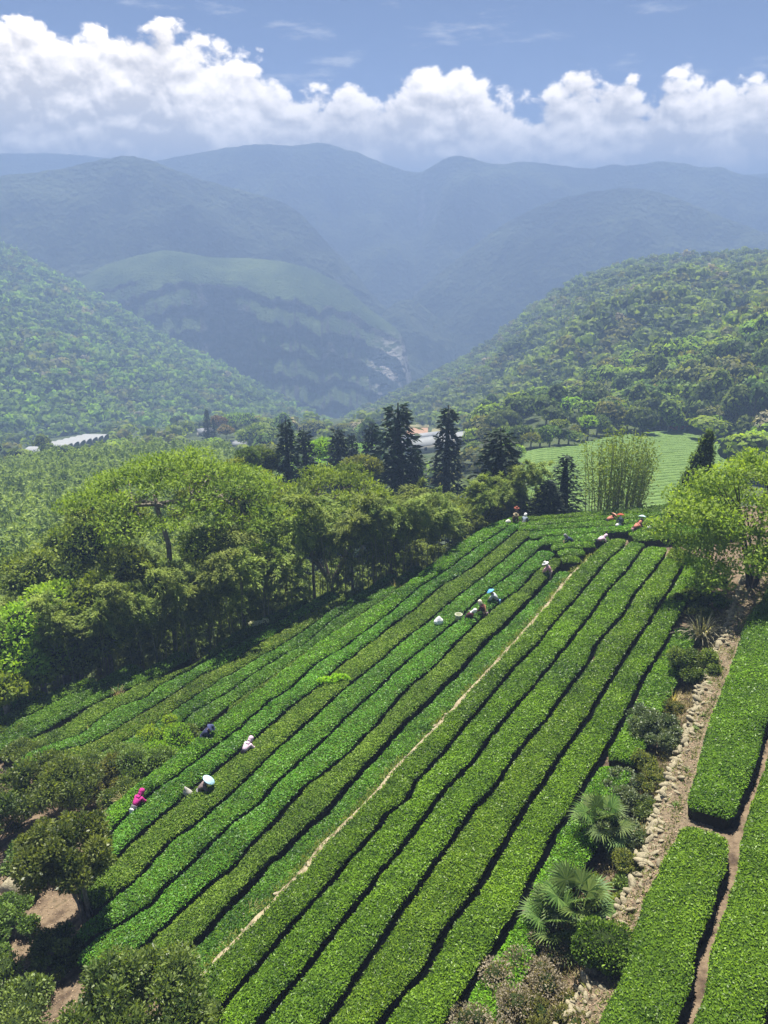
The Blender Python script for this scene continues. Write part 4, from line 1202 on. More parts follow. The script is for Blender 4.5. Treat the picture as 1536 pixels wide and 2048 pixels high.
for k in big_:
    pp = MP.copy(); pp[1] *= np.exp(-2.5 * patch[k]); pp[2] *= np.exp(3 * patch[k])
    if zone[k] == 0 and TR[k] > 5: pp = pp * np.array([0.8, 2.6, 0.7, 1.0, 0.8, 0.3])
    pp /= pp.sum()
    mi = int(r.choice(len(MN), p=pp))
    o = obj('hillside_tree' if zone[k] == 0 else 'valley_tree', HPM[r.integers(6)], loc=allP[k] + np.array([0, 0, allR[k] * 0.62]), rot=(r.normal() * 0.05, r.normal() * 0.05, r.uniform(0, 6.28)), scale=(allR[k], allR[k], allR[k] * r.uniform(0.85, 1.3)))
    o.material_slots[0].link = 'OBJECT'; o.material_slots[0].material = LM[MN[mi]]
    if zone[k] == 0:
        where = 'on the near right spur' if TR[k] > 5 else 'at the right hill foot' if TR[k] < 0.25 else 'low on the right hill' if TR[k] < 0.5 else 'high on the right hill'
        where += ', towards the valley mouth' if uu[k] < 900 else ', above the row of conifers' if uu[k] < 1080 else ', above the bamboo clump' if uu[k] < 1300 else ', above the road'
    else:
        where = 'on the valley floor near the polytunnels' if uu[k] < 230 else 'on the valley floor near the small houses' if uu[k] < 520 else 'on the valley floor left of the tallest conifer' if uu[k] < 796 else 'on the valley floor right of the tallest conifer' if uu[k] < 1060 else 'on the flat above the distant tea field'
    tag(o, '%s broadleaf tree %s' % (MIXES[mi][1], where), 'tree', '%s trees %s' % (MIXES[mi][1], where))
far_ = rest[(uu[rest] > -120) & (uu[rest] < 1680)]
merged_forest('hillside_forest', allP[far_], allR[far_], 61, 74, 0.5, 'dense forest covering the right wooded hill', 'forest')
PL, RL, UL, TL = place_hill(HL, 3900, -160, 730, -0.02, 1.02, (3.4, 7.2), 4, 0.56)
merged_forest('hillside_forest', PL, RL, 62, 48, 0.6, 'hazy dense forest covering the steep left hill', 'forest')
# ------------------------------------------------------------------ bamboo grove along the lower edge of the field
def land_z(x, y):
    x = np.atleast_1d(np.asarray(x, float)); y = np.atleast_1d(np.asarray(y, float))
    q, s = xy2qs(x, y)
    g_ = ground_z(x, y)
    inside = (q > -74) & (q < 29) & (s > -12) & (s < 95)
    return np.where(inside, np.maximum(g_, valley_z(x, y)), valley_z(x, y))
culm_m = noise_mat('bamboo_culm', [(0.09, 0.10, 0.04), (0.20, 0.20, 0.09), (0.28, 0.26, 0.14)], scale=3, rough=0.5, bump=0.1)
def bamboo_proto(seed, H=11.5, n=2400, plume=0.66, lean=2.6):
    r = np.random.default_rng(seed)
    z = np.linspace(0, 1, 12)
    a = r.uniform(0, 6.28); da = np.array([math.cos(a), math.sin(a)])
    off_ = lean * z ** 3.0
    P = np.stack([da[0] * off_ + 0.15 * np.sin(z * 3 + seed), da[1] * off_, H * z - 0.13 * H * z ** 5], 1)
    cb = MB(); V, Fq = tube(P, np.interp(z, [0, 1], [0.055, 0.012]), 6); cb.add(V, Fq)
    ns = 34
    f = MB()
    zs = 1 - plume * r.random(ns) ** 0.85
    pc = np.stack([np.interp(zs, z, P[:, i]) for i in range(3)], 1)
    d = rdirs(ns, r); d[:, 2] = np.abs(d[:, 2]) * 0.6 + 0.15
    d = unit(d)
    Ls = (0.7 + 1.5 * np.sin(np.clip((1 - zs) / plume, 0, 1) * 2.5 + 0.4)) * r.uniform(0.75, 1.25, ns)
    per = n // ns
    kk = np.repeat(np.arange(ns), per)
    t = r.random(len(kk)) ** 0.65
    pos = pc[kk] + d[kk] * (Ls[kk] * t)[:, None]
    pos[:, 2] -= 0.55 * Ls[kk] * t ** 2.2
    pos += r.normal(0, 1.0, pos.shape) * (0.06 + 0.13 * t)[:, None] * np.array([1, 1, 0.6])
    Dn = unit(d[kk] * 0.75 + rdirs(len(kk), r) * 0.55 + np.array([0, 0, -0.5]))
    Nn = unit(rdirs(len(kk), r) * 0.45 + np.array([0, 0, 1.0]))
    Ln = r.uniform(0.24, 0.44, len(kk))
    V, Fq = leaves(pos, Dn, Ln, Ln * r.uniform(0.24, 0.34, len(kk)), Nn, r)
    lt = r.normal(0, 0.2, ns)
    f.add(V, Fq, 0, np.clip(0.5 + lt[kk] + r.normal(0, 0.22, len(kk)), 0, 1.1))
    return cb.mesh('culm', culm_m), f.mesh('foliage', LM['bamboo'])
BP = [bamboo_proto(400 + k, H=[11.5, 12.5, 10, 13][k % 4], lean=[2.6, 1.6, 3.2, 2.2][k % 4]) for k in range(6)]
BF = [bamboo_proto(440 + k, H=[12.5, 11.5, 13][k % 3], n=3000, plume=0.36, lean=[2.6, 1.8, 3.0][k % 3]) for k in range(4)]
def bamboo_thing(p, sc, rz, k, label, group, name='bamboo', front=False):
    root = obj(name, None, loc=p, rot=(0, 0, rz), scale=sc)
    tag(root, label, 'bamboo', group)
    PP = BF[k % 4] if front else BP[k]
    obj('culm', PP[0], root); obj('foliage', PP[1], root)
    return root
r = np.random.default_rng(31)
cnt = 0
spots = []
def edge_s(q): return float(np.interp(q, EQ, ES))
# front rows hugging the field edge
for depth, step in ((1.7, 0.95), (2.8, 1.0), (4.0, 1.1), (5.4, 1.25), (7.2, 1.5), (9.6, 1.9)):
    q = -64.0
    while q < -25.2:
        q += step * r.uniform(0.7, 1.3) * (0.8 if q > -36 else 1.0)
        s = edge_s(q) + depth + r.uniform(-0.5, 0.5)
        spots.append((q, s, depth))
for (q, s, depth) in spots:
    x, y = qs2xy(q, s)
    z = float(land_z(x, y)[0])
    u_, v_ = pix_of(np.array([[x, y, z + 8]]))
    if u_[0] < -120: continue
    sc = r.uniform(0.78, 1.08)
    sc *= float(np.interp(q, [-60, -46, -40, -36.5, -34.5, -30, -26], [0.74, 0.72, 0.68, 0.70, 0.88, 0.75, 0.55]))
    where = 'on the shaded front edge of the grove' if depth < 3.5 else 'deeper in the dark grove'
    side = 'left of the broad umbrella tree' if u_[0] < 200 else 'below the broad umbrella tree' if u_[0] < 420 else 'between umbrella tree and domed tree' if u_[0] < 580 else 'below the dense domed tree' if u_[0] < 760 else 'below the tall conifers'
    bamboo_thing((x, y, z - 0.1), sc, r.uniform(0, 6.28), int(r.integers(6)), 'arching bamboo %s, %s' % (where, side), 'bamboo %s, %s' % (where, side), front=depth < 6)
    cnt += 1
# the sunlit canopy down the slope to the left
tries = 0
far_b = []
while len(far_b) < 720 and tries < 16000:
    tries += 1
    a = R(r.uniform(-33, 7)); d = math.sqrt(r.uniform(52 ** 2, 235 ** 2))
    x, y = math.sin(a) * d, math.cos(a) * d
    q, s = xy2qs(x, y)
    if s < edge_s(q) + 10: continue
    if math.degrees(a) > -9 and d > 78: continue
    if math.degrees(a) > -12 and d > 170: continue
    sp = 1.35 + d * 0.010
    if any(math.hypot(x - p[0], y - p[1]) < sp for p in far_b): continue
    far_b.append((x, y, d))
far_b.sort(key=lambda p: p[2])
n_ind = max(60, 300 - cnt)
for (x, y, d) in far_b[:max(0, n_ind)]:
    z = float(land_z(x, y)[0])
    u_, v_ = pix_of(np.array([[x, y, z + 7]]))
    zn = ('at the left picture edge' if u_[0] < 90 else 'left of the umbrella trees' if u_[0] < 260 else 'behind the umbrella trees' if u_[0] < 520 else 'behind the dense domed tree' if u_[0] < 760 else 'below the tallest conifer') + (', nearer part' if d < 70 else ', farther part')
    bamboo_thing((x, y, z - 0.2), r.uniform(0.7, 0.98) * (0.75 if math.degrees(math.atan2(x, y)) > -9 else 1), r.uniform(0, 6.28), int(r.integers(6)), 'sunlit bamboo plume on the slope ' + zn, 'sunlit bamboo on the slope ' + zn)
bb = MB()
for (x, y, d) in far_b[max(0, n_ind):]:
    z = float(land_z(x, y)[0]); sc = r.uniform(0.75, 1.05)
    n = 165
    H = 9.5 * sc
    for _ in range(2):
        c = np.array([x + r.normal() * 1.2, y + r.normal() * 1.2, z])
        tt = r.random(n) ** 0.8
        pos = np.stack([r.normal(0, 1, n), r.normal(0, 1, n), 0 * tt], 1)
        rad = 1.6 * np.sin(np.clip(tt, 0, 1) * 2.7 + 0.35)
        pos = c + unit(pos) * (rad * r.random(n) ** 0.5)[:, None] + np.stack([0 * tt, 0 * tt, H * (0.35 + 0.65 * tt)], 1)
        Dn = unit(rdirs(n, r) * 0.8 + np.array([0, 0, -0.35])); Ln = r.uniform(0.65, 1.1, n)
        V, Fq = leaves(pos, Dn, Ln, Ln * 0.3, unit(rdirs(n, r) * 0.7 + np.array([0, 0, 1])), r)
        bb.add(V, Fq, 0, np.clip(0.5 + r.normal(0, 0.12) + r.normal(0, 0.25, n), 0, 1.1))
if bb.n:
    tag(obj('bamboo_thicket', bb.mesh('bamboo_thicket', LM['bamboo'])), 'sunlit bamboo thicket far down the left slope', 'bamboo', kind='stuff')

# ------------------------------------------------------------------ umbrella-crowned trees
def at_dist(u, v, d):
    """point on the pixel ray at horizontal distance d"""
    k = pix_ray(u, v); k = k / math.hypot(k[0], k[1])
    return np.array([k[0] * d, k[1] * d, CAM_H + k[2] * d])
def umbrella_tree(base, top, Rx, Ry, label, seed, n=15000, fork=None, pads=46, mat='mimosa', drop=3.4):
    r = np.random.default_rng(seed)
    base = np.array(base, float); top = np.array(top, float)
    H = top[2] - base[2]
    root = obj('umbrella_tree', None, loc=base)
    tag(root, label, 'tree')
    fk = np.array(fork) - base if fork is not None else np.array([0, 0, H * 0.42])
    ctr = np.array([top[0] - base[0], top[1] - base[1], H])
    tb = MB()
    V, Fq = tube([(0, 0, -0.5), fk * 0.3 + np.array([0.35, 0.1, 0]), fk * 0.55 + np.array([-0.2, -0.1, 0]), fk * 0.8 + np.array([0.25, 0.1, 0]), fk], [0.30, 0.26, 0.22, 0.2, 0.19], 8)
    tb.add(V, Fq)
    obj('trunk', tb.mesh('trunk', bark, True), root)
    lob = []
    for k in range(pads):
        q = math.sqrt((k + 0.6) / pads); a = k * 2.39996 + r.uniform(-0.3, 0.3)
        x = math.cos(a) * q * Rx * 0.92; y = math.sin(a) * q * Ry * 0.92
        z = -drop * q ** 2.2 + r.normal() * 0.32
        s_ = r.uniform(1.15, 2.0) * (Rx / 8.5)
        lob.append((ctr[0] + x, ctr[1] + y, ctr[2] + z - 0.5, s_, s_ * r.uniform(0.8, 1.2), 0.42 * s_ ** 0.5))
    # main limbs and boughs
    limbs = []
    nm = 6
    for i in range(nm):
        a = i * 2 * math.pi / nm + r.uniform(-0.3, 0.3)
        e = ctr + np.array([math.cos(a) * Rx * 0.5, math.sin(a) * Ry * 0.5, -1.5 - r.random()])
        m = fk * 0.55 + e * 0.45 + np.array([math.cos(a) * 0.9 + r.normal() * 0.3, math.sin(a) * 0.9, -0.5 + r.normal() * 0.45])
        m2 = fk * 0.2 + e * 0.8 + np.array([r.normal() * 0.4, r.normal() * 0.4, -0.15])
        lb = MB(); V, Fq = tube([fk, m, m2, e], [0.16, 0.13, 0.10, 0.06], 6); lb.add(V, Fq)
        # twigs to pads
        for j in range(6):
            p = lob[r.integers(len(lob))]
            best = min(lob, key=lambda L_: np.hypot(L_[0] - e[0] + r.normal() * 2.2, L_[1] - e[1] + r.normal() * 2.2))
            pe = np.array(best[:3]); st = m2 * 0.4 + e * 0.6
            V, Fq = tube([st, st * 0.5 + pe * 0.5 + np.array([0, 0, -0.35]), pe], [0.06, 0.045, 0.02], 5); lb.add(V, Fq)
        obj('limb', lb.mesh('limb', bark, True), root)
    f = MB()
    crown(f, lob, n, 0.34, 0.34, r, up=0.15, core=0, shell=0.9, spread=0.6, tvar=0.25, ltint=0.14, flat=1.2)
    # thin lower fringe
    obj('crown', f.mesh('crown', [LM[mat], core_mat_]), root)
    return root
t1 = at_dist(338, 918, 58)
b1 = at_dist(366, 1100, 55); b1[2] = float(land_z(b1[0], b1[1])[0])
umbrella_tree(b1, t1, 9.0, 6.8, 'broad umbrella-crowned tree with crooked pale trunk rising from the bamboo', 5, n=22000, pads=54, fork=at_dist(312, 1008, 57))
t1b = at_dist(455, 925, 64)
b1b = at_dist(380, 1075, 62); b1b[2] = float(land_z(b1b[0], b1b[1])[0])
umbrella_tree(b1b, t1b, 5.2, 5.5, 'smaller umbrella-crowned tree with leaning dark trunk, right of the broad one', 6, n=8000, fork=at_dist(432, 985, 63), pads=26)
t2 = at_dist(668, 935, 62)
b2 = at_dist(660, 1090, 62); b2[2] = float(land_z(b2[0], b2[1])[0])
umbrella_tree(b2, t2, 6.2, 5.8, 'dense domed feathery tree above the dark bamboo, left of the tallest conifer', 8, n=12000, pads=44, drop=4.6)

# ------------------------------------------------------------------ conifers
def conifer_mesh(seed, n_br=120, width=0.17, ragged=0.25):
    r = np.random.default_rng(seed)
    tb = MB(); V, Fq = tube([(0, 0, -0.03), (0, 0, 0.5), (0, 0, 1.0)], [0.016, 0.011, 0.002], 7); tb.add(V, Fq)
    f = MB()
    for k in range(n_br):
        z = 0.06 + 0.93 * (k / n_br) ** 0.95
        a = k * 2.39996 + r.uniform(-0.3, 0.3)
        Lb = width * (1 - z) ** 0.75 * r.uniform(1 - ragged, 1 + ragged) + 0.012
        d = np.array([math.cos(a), math.sin(a), 0.0])
        n = int(10 + 26 * (1 - z))
        t = r.random(n) ** 0.7
        P = np.array([0, 0, z]) + d * (Lb * t)[:, None]
        P[:, 2] += 0.10 * Lb * t - 0.42 * Lb * t ** 2 + r.normal(0, 0.006, n)
        P += r.normal(0, 0.10 * Lb + 0.002, (n, 3)) * np.array([1, 1, 0.5])
        Dn = unit(d * 0.9 + rdirs(n, r) * 0.6 + np.array([0, 0, -0.25]))
        Ln = r.uniform(0.022, 0.042, n)
        V, Fq = leaves(P, Dn, Ln, Ln * 0.42, unit(rdirs(n, r) + np.array([0, 0, 1])), r)
        f.add(V, Fq, 0, np.clip(r.normal(0.5, 0.28, n), 0, 1.1))
    Vc, Fc = tube([(0, 0, 0.1), (0, 0, 0.35), (0, 0, 0.7), (0, 0, 0.97)], [width * 0.2, width * 0.2, width * 0.12, 0.004], 8)
    f.add(Vc, Fc, 0, 0.0)
    return tb.mesh('trunk', dark_bark), f.mesh('foliage', LM['conifer'])
CP = [conifer_mesh(500, 170), conifer_mesh(501, 130, 0.20, 0.35), conifer_mesh(502, 160, 0.145, 0.3)]
CON = [(571, 838, 90, 2, 1.0, 'slender dark conifer with pointed top, leftmost of the tall row'),
       (607, 858, 96, 0, 1.0, 'shorter dark conifer just right of the leftmost slender one'),
       (676, 856, 98, 0, 1.05, 'dark conifer left of the gap above the domed feathery tree'),
       (703, 866, 108, 2, 0.9, 'thin distant conifer between two darker conifers'),
       (744, 846, 94, 0, 0.95, 'dark conifer directly left of the tallest conifer'),
       (796, 806, 86, 0, 1.5, 'tallest and broadest dark conifer in the row'),
       (832, 896, 84, 0, 0.8, 'small conifer at the right foot of the tallest conifer'),
       (897, 810, 92, 2, 1.1, 'tall narrow conifer beside the white valley roofs'),
       (1001, 858, 70, 0, 1.9, 'broad dark conifer at the far left corner of the tea field'),
       (1134, 908, 68, 1, 1.5, 'squat dark conifer at the left side of the tall bamboo clump'),
       (1098, 962, 66, 0, 1.4, 'low dark conifer bush left of the tall bamboo clump'),
       (412, 818, 300, 0, 1.0, 'hazy conifer standing by the valley houses on the left'),
       (426, 836, 310, 1, 1.0, 'small hazy conifer beside the orange tree in the valley')]
for (u, v, d, k, wf, lab) in CON:
    tp_ = at_dist(u, v, d)
    bz = float(land_z(tp_[0], tp_[1])[0])
    H = tp_[2] - bz
    root = obj('conifer', None, loc=(tp_[0], tp_[1], bz), rot=(0, 0, random.uniform(0, 6.28)), scale=(H * wf * 0.95, H * wf * 0.95, H))
    if d < 69: root.scale = (8.5 * wf, 8.5 * wf, H)
    tag(root, lab, 'conifer', 'dark conifers behind the field')
    obj('trunk', CP[k][0], root); obj('foliage', CP[k][1], root)
# round dark trees near the left conifers
def round_tree(name, p_top, half_w, label, mat, seed, n=2600, L=0.3, cat='tree', lobes=None, H=None, squash=1.0, trunk_mat=None):
    r = np.random.default_rng(seed)
    bz = float(land_z(p_top[0], p_top[1])[0])
    H = p_top[2] - bz
    root = obj(name, None, loc=(p_top[0], p_top[1], bz))
    tag(root, label, cat)
    ch = min(H * 0.95, half_w * 2.0 * squash)
    b = MB(); V, Fq = tube([(0, 0, -0.4), (0.1, 0, H * 0.4), (0, 0.1, H * 0.8)], [0.22, 0.16, 0.06], 6); b.add(V, Fq)
    obj('trunk', b.mesh('trunk', trunk_mat or bark), root)
    lob = [(x * half_w, y * half_w, H - ch * 0.62 + z * ch * 0.55, a * half_w, b_ * half_w, c * ch * 0.5) for x, y, z, a, b_, c in dome_lobes(r, 10, 1.0, 1.0)]
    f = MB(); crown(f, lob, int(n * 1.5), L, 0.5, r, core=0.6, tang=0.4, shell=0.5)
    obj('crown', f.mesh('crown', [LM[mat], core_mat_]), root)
    return root
round_tree('broadleaf_tree', at_dist(512, 876, 92), 1.7, 'rounded dark tree left of the leftmost slender conifer', 'dark', 1, squash=2.0)
round_tree('broadleaf_tree', at_dist(492, 888, 88), 1.5, 'low rounded dark tree in front of the valley houses', 'dark', 2, squash=1.4)
round_tree('broadleaf_tree', at_dist(535, 884, 90), 1.3, 'narrow dark tree between the rounded dark tree and conifer', 'dark', 3, squash=2.4)
round_tree('broadleaf_tree', at_dist(640, 872, 104), 2.4, 'pale green tree between the conifers', 'bright', 4)
round_tree('broadleaf_tree', at_dist(722, 900, 80), 2.2, 'yellowish bushy tree below the gap in the conifer row', 'olive', 5)
round_tree('broadleaf_tree', at_dist(985, 1000, 66), 1.8, 'yellow-green bush at the far left corner of the tea field', 'olive', 7, n=3600, L=0.26)
round_tree('broadleaf_tree', at_dist(945, 975, 70), 2.0, 'drooping bamboo-like tree between the narrow conifer and field corner', 'bamboo', 8, n=4200, L=0.34)
round_tree('broadleaf_tree', at_dist(436, 830, 330), 3.6, 'orange-tinged tree by the valley houses', 'orange', 9, n=900, L=1.0)
round_tree('broadleaf_tree', at_dist(450, 848, 300), 3.2, 'yellowish orange-topped small tree near the valley houses', 'orange', 10, n=800, L=0.9)
round_tree('broadleaf_tree', at_dist(510, 842, 270), 7.5, 'pale straw-coloured bamboo dome behind the valley houses', 'bamboo', 11, n=1500, L=1.0)
round_tree('broadleaf_tree', at_dist(480, 822, 345), 9.0, 'broad flat dark-green tree behind the straw-coloured dome', 'mid', 12, n=1300, L=1.1, squash=0.6)
round_tree('broadleaf_tree', at_dist(545, 838, 340), 9.0, 'broad pale tree right of the straw-coloured dome', 'mid', 13, n=1300, L=1.1, squash=0.6)
round_tree('broadleaf_tree', at_dist(640, 905, 150), 6.0, 'wide green tree on the slope behind the conifers', 'bright', 14, n=1600, L=0.8, squash=0.7)

# ------------------------------------------------------------------ tall bamboo clump with visible culms at the far field edge
def culm_clump():
    c = at_dist(1228, 1018, 67); c[2] = float(land_z(c[0], c[1])[0])
    r = np.random.default_rng(77)
    root = obj('bamboo_clump', None, loc=c)
    tag(root, 'tall clump of upright bamboo culms at the far edge of the field', 'bamboo')
    f = MB()
    topz = at_dist(1228, 852, 67)[2] - c[2]
    for k in range(52):
        a = r.uniform(0, 6.28); q = math.sqrt(r.random()) * 2.5
        p0 = np.array([math.cos(a) * q, math.sin(a) * q * 0.7, -0.6])
        H = topz * r.uniform(0.7, 1.02) * (1 - 0.05 * q)
        ln = np.array([p0[0] * 0.36 + r.normal() * 0.35, p0[1] * 0.4 + r.normal() * 0.3])
        z = np.linspace(0, 1, 8)
        P = np.stack([p0[0] + ln[0] * z ** 1.6, p0[1] + ln[1] * z ** 1.6, p0[2] + (H + 0.6) * z], 1)
        cb = MB(); V, Fq = tube(P, np.interp(z, [0, 1], [0.05, 0.015]), 5); cb.add(V, Fq)
        obj('culm', cb.mesh('culm', culm_m), root)
        n = 130
        t = 0.22 + 0.78 * r.random(n) ** 0.8
        pos = np.stack([np.interp(t, z, P[:, i]) for i in range(3)], 1) + r.normal(0, 0.34, (n, 3))
        Dn = unit(rdirs(n, r) + np.array([0, 0, -0.2])); Ln = r.uniform(0.22, 0.4, n)
        V, Fq = leaves(pos, Dn, Ln, Ln * 0.3, None, r)
        f.add(V, Fq, 0, np.clip(r.normal(0.55, 0.3, n), 0, 1.1))
    obj('foliage', f.mesh('foliage', LM['bamboo']), root)
culm_clump()
# dark creeper-clad column tree
def column_tree():
    tp_ = at_dist(1421, 868, 62); bz = float(land_z(tp_[0], tp_[1])[0]); H = tp_[2] - bz
    r = np.random.default_rng(78)
    root = obj('column_tree', None, loc=(tp_[0], tp_[1], bz)); tag(root, 'dark creeper-clad column of a tree behind the light green tree', 'tree')
    b = MB(); V, Fq = tube([(-0.6, 0, -0.3), (-0.3, 0, H * 0.5), (0, 0, H * 0.95)], [0.25, 0.2, 0.08], 6); b.add(V, Fq)
    obj('trunk', b.mesh('trunk', dark_bark), root)
    lob = []
    for k in range(13):
        z = H * (0.12 + 0.83 * k / 12); w = np.interp(k, [0, 4, 8, 12], [1.5, 1.35, 1.0, 0.5])
        lob.append((-1.1 * (1 - k / 12) + r.normal() * 0.15, r.normal() * 0.2, z, w, w, 0.75))
    f = MB(); crown(f, lob, 3600, 0.24, 0.5, r, core=0.8)
    obj('crown', f.mesh('crown', [LM['dark'], core_mat_]), root)
column_tree()

# ------------------------------------------------------------------ light green multi-stemmed tree by the path on the right
def path_tree():
    c = un(1502, 1172, 0.3); r = np.random.default_rng(79)
    root = obj('path_tree', None, loc=c); tag(root, 'light green multi-stemmed tree with airy crown beside the path', 'tree')
    tips = []
    lob = []
    for k in range(30):
        a = k * 2.39996; q = math.sqrt((k + 0.5) / 30)
        x = math.cos(a) * q * 5.4 - 0.2; y = math.sin(a) * q * 4.2
        z = 5.6 + 2.6 * (1 - q ** 1.6) + r.normal() * 0.5 - (1.9 * q if x < 0 else 0.6 * q)
        s_ = r.uniform(0.95, 1.5)
        lob.append((x, y, z, s_, s_, s_ * 0.62))
    for k in range(34):
        a = r.uniform(1.6, 5.4) if k % 2 else r.uniform(0, 6.28); q = r.uniform(1.8, 5.2)
        s_ = r.uniform(0.8, 1.25)
        lob.append((math.cos(a) * q - 0.6, math.sin(a) * q * 0.8, r.uniform(1.6, 4.8), s_, s_, s_ * 0.6))
    for k in range(7):
        a = k * 0.9 + 0.3
        e = np.array([math.cos(a) * 2.4, math.sin(a) * 2.0, 5.0 + r.random()])
        sb = MB(); V, Fq = tube([(math.cos(a) * 0.18, math.sin(a) * 0.18, -0.2), (math.cos(a) * 0.5, math.sin(a) * 0.5, 1.6), e * 0.62 + np.array([0, 0, 0.4]), e], [0.10, 0.085, 0.06, 0.03], 6); sb.add(V, Fq)
        for j in range(6):
            L_ = min(lob, key=lambda L_: np.linalg.norm(np.array(L_[:3]) - e + r.normal(size=3) * 1.4))
            V, Fq = tube([e * 0.7 + np.array([0, 0, 0.3]), (e + np.array(L_[:3])) / 2, L_[:3]], [0.035, 0.025, 0.012], 4); sb.add(V, Fq)
        obj('stem', sb.mesh('stem', dark_bark, True), root)
    f = MB(); crown(f, lob, 33000, 0.22, 0.5, r, core=0, shell=0.85, spread=0.5, flat=0.6, ltint=0.1)
    obj('crown', f.mesh('crown', LM['lime']), root)
path_tree()

# domed trees standing in the grove
for k, (u, v, d, hw, mat, lab) in enumerate([
    (205, 975, 66, 3.6, 'mimosa', 'rounded feathery tree at the left flank of the broad umbrella tree'),
    (150, 1040, 60, 3.2, 'bamboo', 'dense plumed tree left of the umbrella tree, lower down'),
    (500, 965, 70, 3.2, 'mimosa', 'bright feathery dome between the umbrella trees and the domed tree'),
    (560, 985, 64, 2.8, 'mid', 'mid-green dome just left of the dense domed tree'),
    (745, 985, 64, 2.6, 'mimosa', 'feathery dome right of the dense domed tree'),
    (815, 985, 66, 2.5, 'bamboo', 'plumed dome below the tallest conifer'),
    (870, 992, 66, 2.3, 'bamboo', 'plumed dome below the tall narrow conifer'),
    (925, 1010, 65, 1.9, 'bamboo', 'low plumed dome near the far left field corner'),
    (420, 1045, 60, 3.0, 'bamboo', 'plumed dome under the smaller umbrella tree'),
    (620, 1010, 58, 2.6, 'mimosa', 'feathery dome in front of the dense domed tree'),
    (60, 1090, 58, 3.2, 'bamboo', 'yellowish plumed dome at the left edge of the grove'),
    (470, 1030, 58, 2.4, 'mid', 'mid-green leafy dome in the middle of the grove'),
    (700, 1000, 60, 2.2, 'dark', 'dark leafy dome right of the dense domed tree'),
    (780, 1010, 61, 2.2, 'mid', 'leafy dome in the right part of the grove'),
    (250, 1090, 56, 2.4, 'mid', 'mid-green dome left of the crooked trunk'),
    (520, 1080, 55, 2.2, 'bright', 'bright leafy crown in the front of the grove centre'),
    (180, 1150, 53, 2.2, 'mimosa', 'feathery crown low in the left front of the grove'),
    (330, 1130, 53, 2.0, 'dark', 'dark crown below the crooked trunk'),
    (100, 1160, 54, 2.4, 'bright', 'fresh green crown in the left front of the grove'),
    (30, 1290, 50, 1.8, 'bright', 'bright leafy tree above the far left tea hedges'),
    (75, 1325, 50, 1.4, 'bright', 'small bright tree right at the far left tea hedges'),
    (-5, 1350, 48, 1.6, 'lime', 'pale bright bush cut by the left picture edge above the tea'),
    (150, 1300, 51, 1.4, 'mid', 'mid-green small tree at the left tea edge'),
    (205, 1240, 52, 1.8, 'mimosa', 'feathery small tree above the left tea edge'),
    (20, 1210, 52, 2.6, 'bright', 'bright leafy tree at the left picture edge in the grove'),
    (110, 1270, 52, 2.2, 'bright', 'bright leafy bush-tree low in the grove at the left')]):
    round_tree('grove_tree', at_dist(u, v - 8, d), hw, lab, mat, 700 + k, n=int(1500 * hw), L=0.30, squash=1.1)
# ------------------------------------------------------------------ shrubs, palms and grasses near the field
def shrub(name, p, lobes, n, L, mat, label, seed, asp=0.5, cat='shrub', stems=5, core=0.68, group=None, shell=0.4, up=0.35, stem_mat=None, ltint=0.18, tvar=0.3):
    r = np.random.default_rng(seed)
    root = obj(name, None, loc=p); tag(root, label, cat, group)
    Lb = np.array(lobes, float)
    for k in range(stems):
        e = Lb[r.integers(len(Lb)), :3]
        b = MB(); V, Fq = tube([(r.normal() * 0.12, r.normal() * 0.12, -0.15), e * np.array([0.35, 0.35, 0.5]) + r.normal(0, 0.08, 3), e], [0.045, 0.03, 0.012], 5); b.add(V, Fq)
        obj('stem', b.mesh('stem', stem_mat or bark), root)
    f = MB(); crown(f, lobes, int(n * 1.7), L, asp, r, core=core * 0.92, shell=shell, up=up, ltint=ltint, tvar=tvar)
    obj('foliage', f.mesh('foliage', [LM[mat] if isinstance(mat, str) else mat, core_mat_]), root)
    return root
def blob(r, n, R0, H, zc=0.5, lr=(0.35, 0.55)):
    out = []
    for k in range(n):
        a = r.uniform(0, 6.28); q = math.sqrt(r.random()) * R0 * 0.75
        s_ = r.uniform(*lr) * R0
        out.append((math.cos(a) * q, math.sin(a) * q, H * r.uniform(0.35, 0.85) * (1 - 0.35 * (q / R0) ** 2), s_, s_, s_ * 0.75 * min(1.2, H / R0)))
    return out
def gp(u, v, off): # point on soil under a pixel of hedge-top level
    p = un(u, v, off); p[2] = float(ground_z(p[0], p[1])); return p
R_ = np.random.default_rng
# lower left: two tall leafy shrubs and low growth
p = gp(178, 1850, off_B)
shrub('camellia_tree', p + np.array([-0.6, 1.2, 0]), [(x - 0.4, y, z + 1.5, a, b_, c) for x, y, z, a, b_, c in blob(R_(1), 42, 2.05, 3.3, lr=(0.16, 0.30))], 13000, 0.15, 'shrub', 'tall glossy-leaved shrub with thin stems at the left end of the tea rows', 41, stems=9, core=0.45, shell=0.7)
p = un(92, 1640, off_B); p[2] = float(ground_z(p[0], p[1]))
shrub('camellia_tree', p + np.array([-0.4, 2.0, 0]), [(x, y, z + 0.6, a, b_, c) for x, y, z, a, b_, c in blob(R_(2), 40, 2.4, 2.9, lr=(0.16, 0.30))], 12000, 0.15, 'shrub', 'broad glossy-leaved shrub at the left picture edge below the lower terrace', 42, stems=6, core=0.45, shell=0.7)
p = un(-10, 1660, off_B); p[2] = float(ground_z(p[0], p[1]))
shrub('camellia_tree', p + np.array([-0.6, 1.0, 0]), [(x, y, z + 0.6, a, b_, c) for x, y, z, a, b_, c in blob(R_(22), 26, 2.2, 2.8, lr=(0.16, 0.30))], 7000, 0.15, 'shrub', 'dark glossy-leaved shrub cut by the left picture edge', 142, stems=6, core=0.45, shell=0.7)
p = gp(300, 2110, off_B)
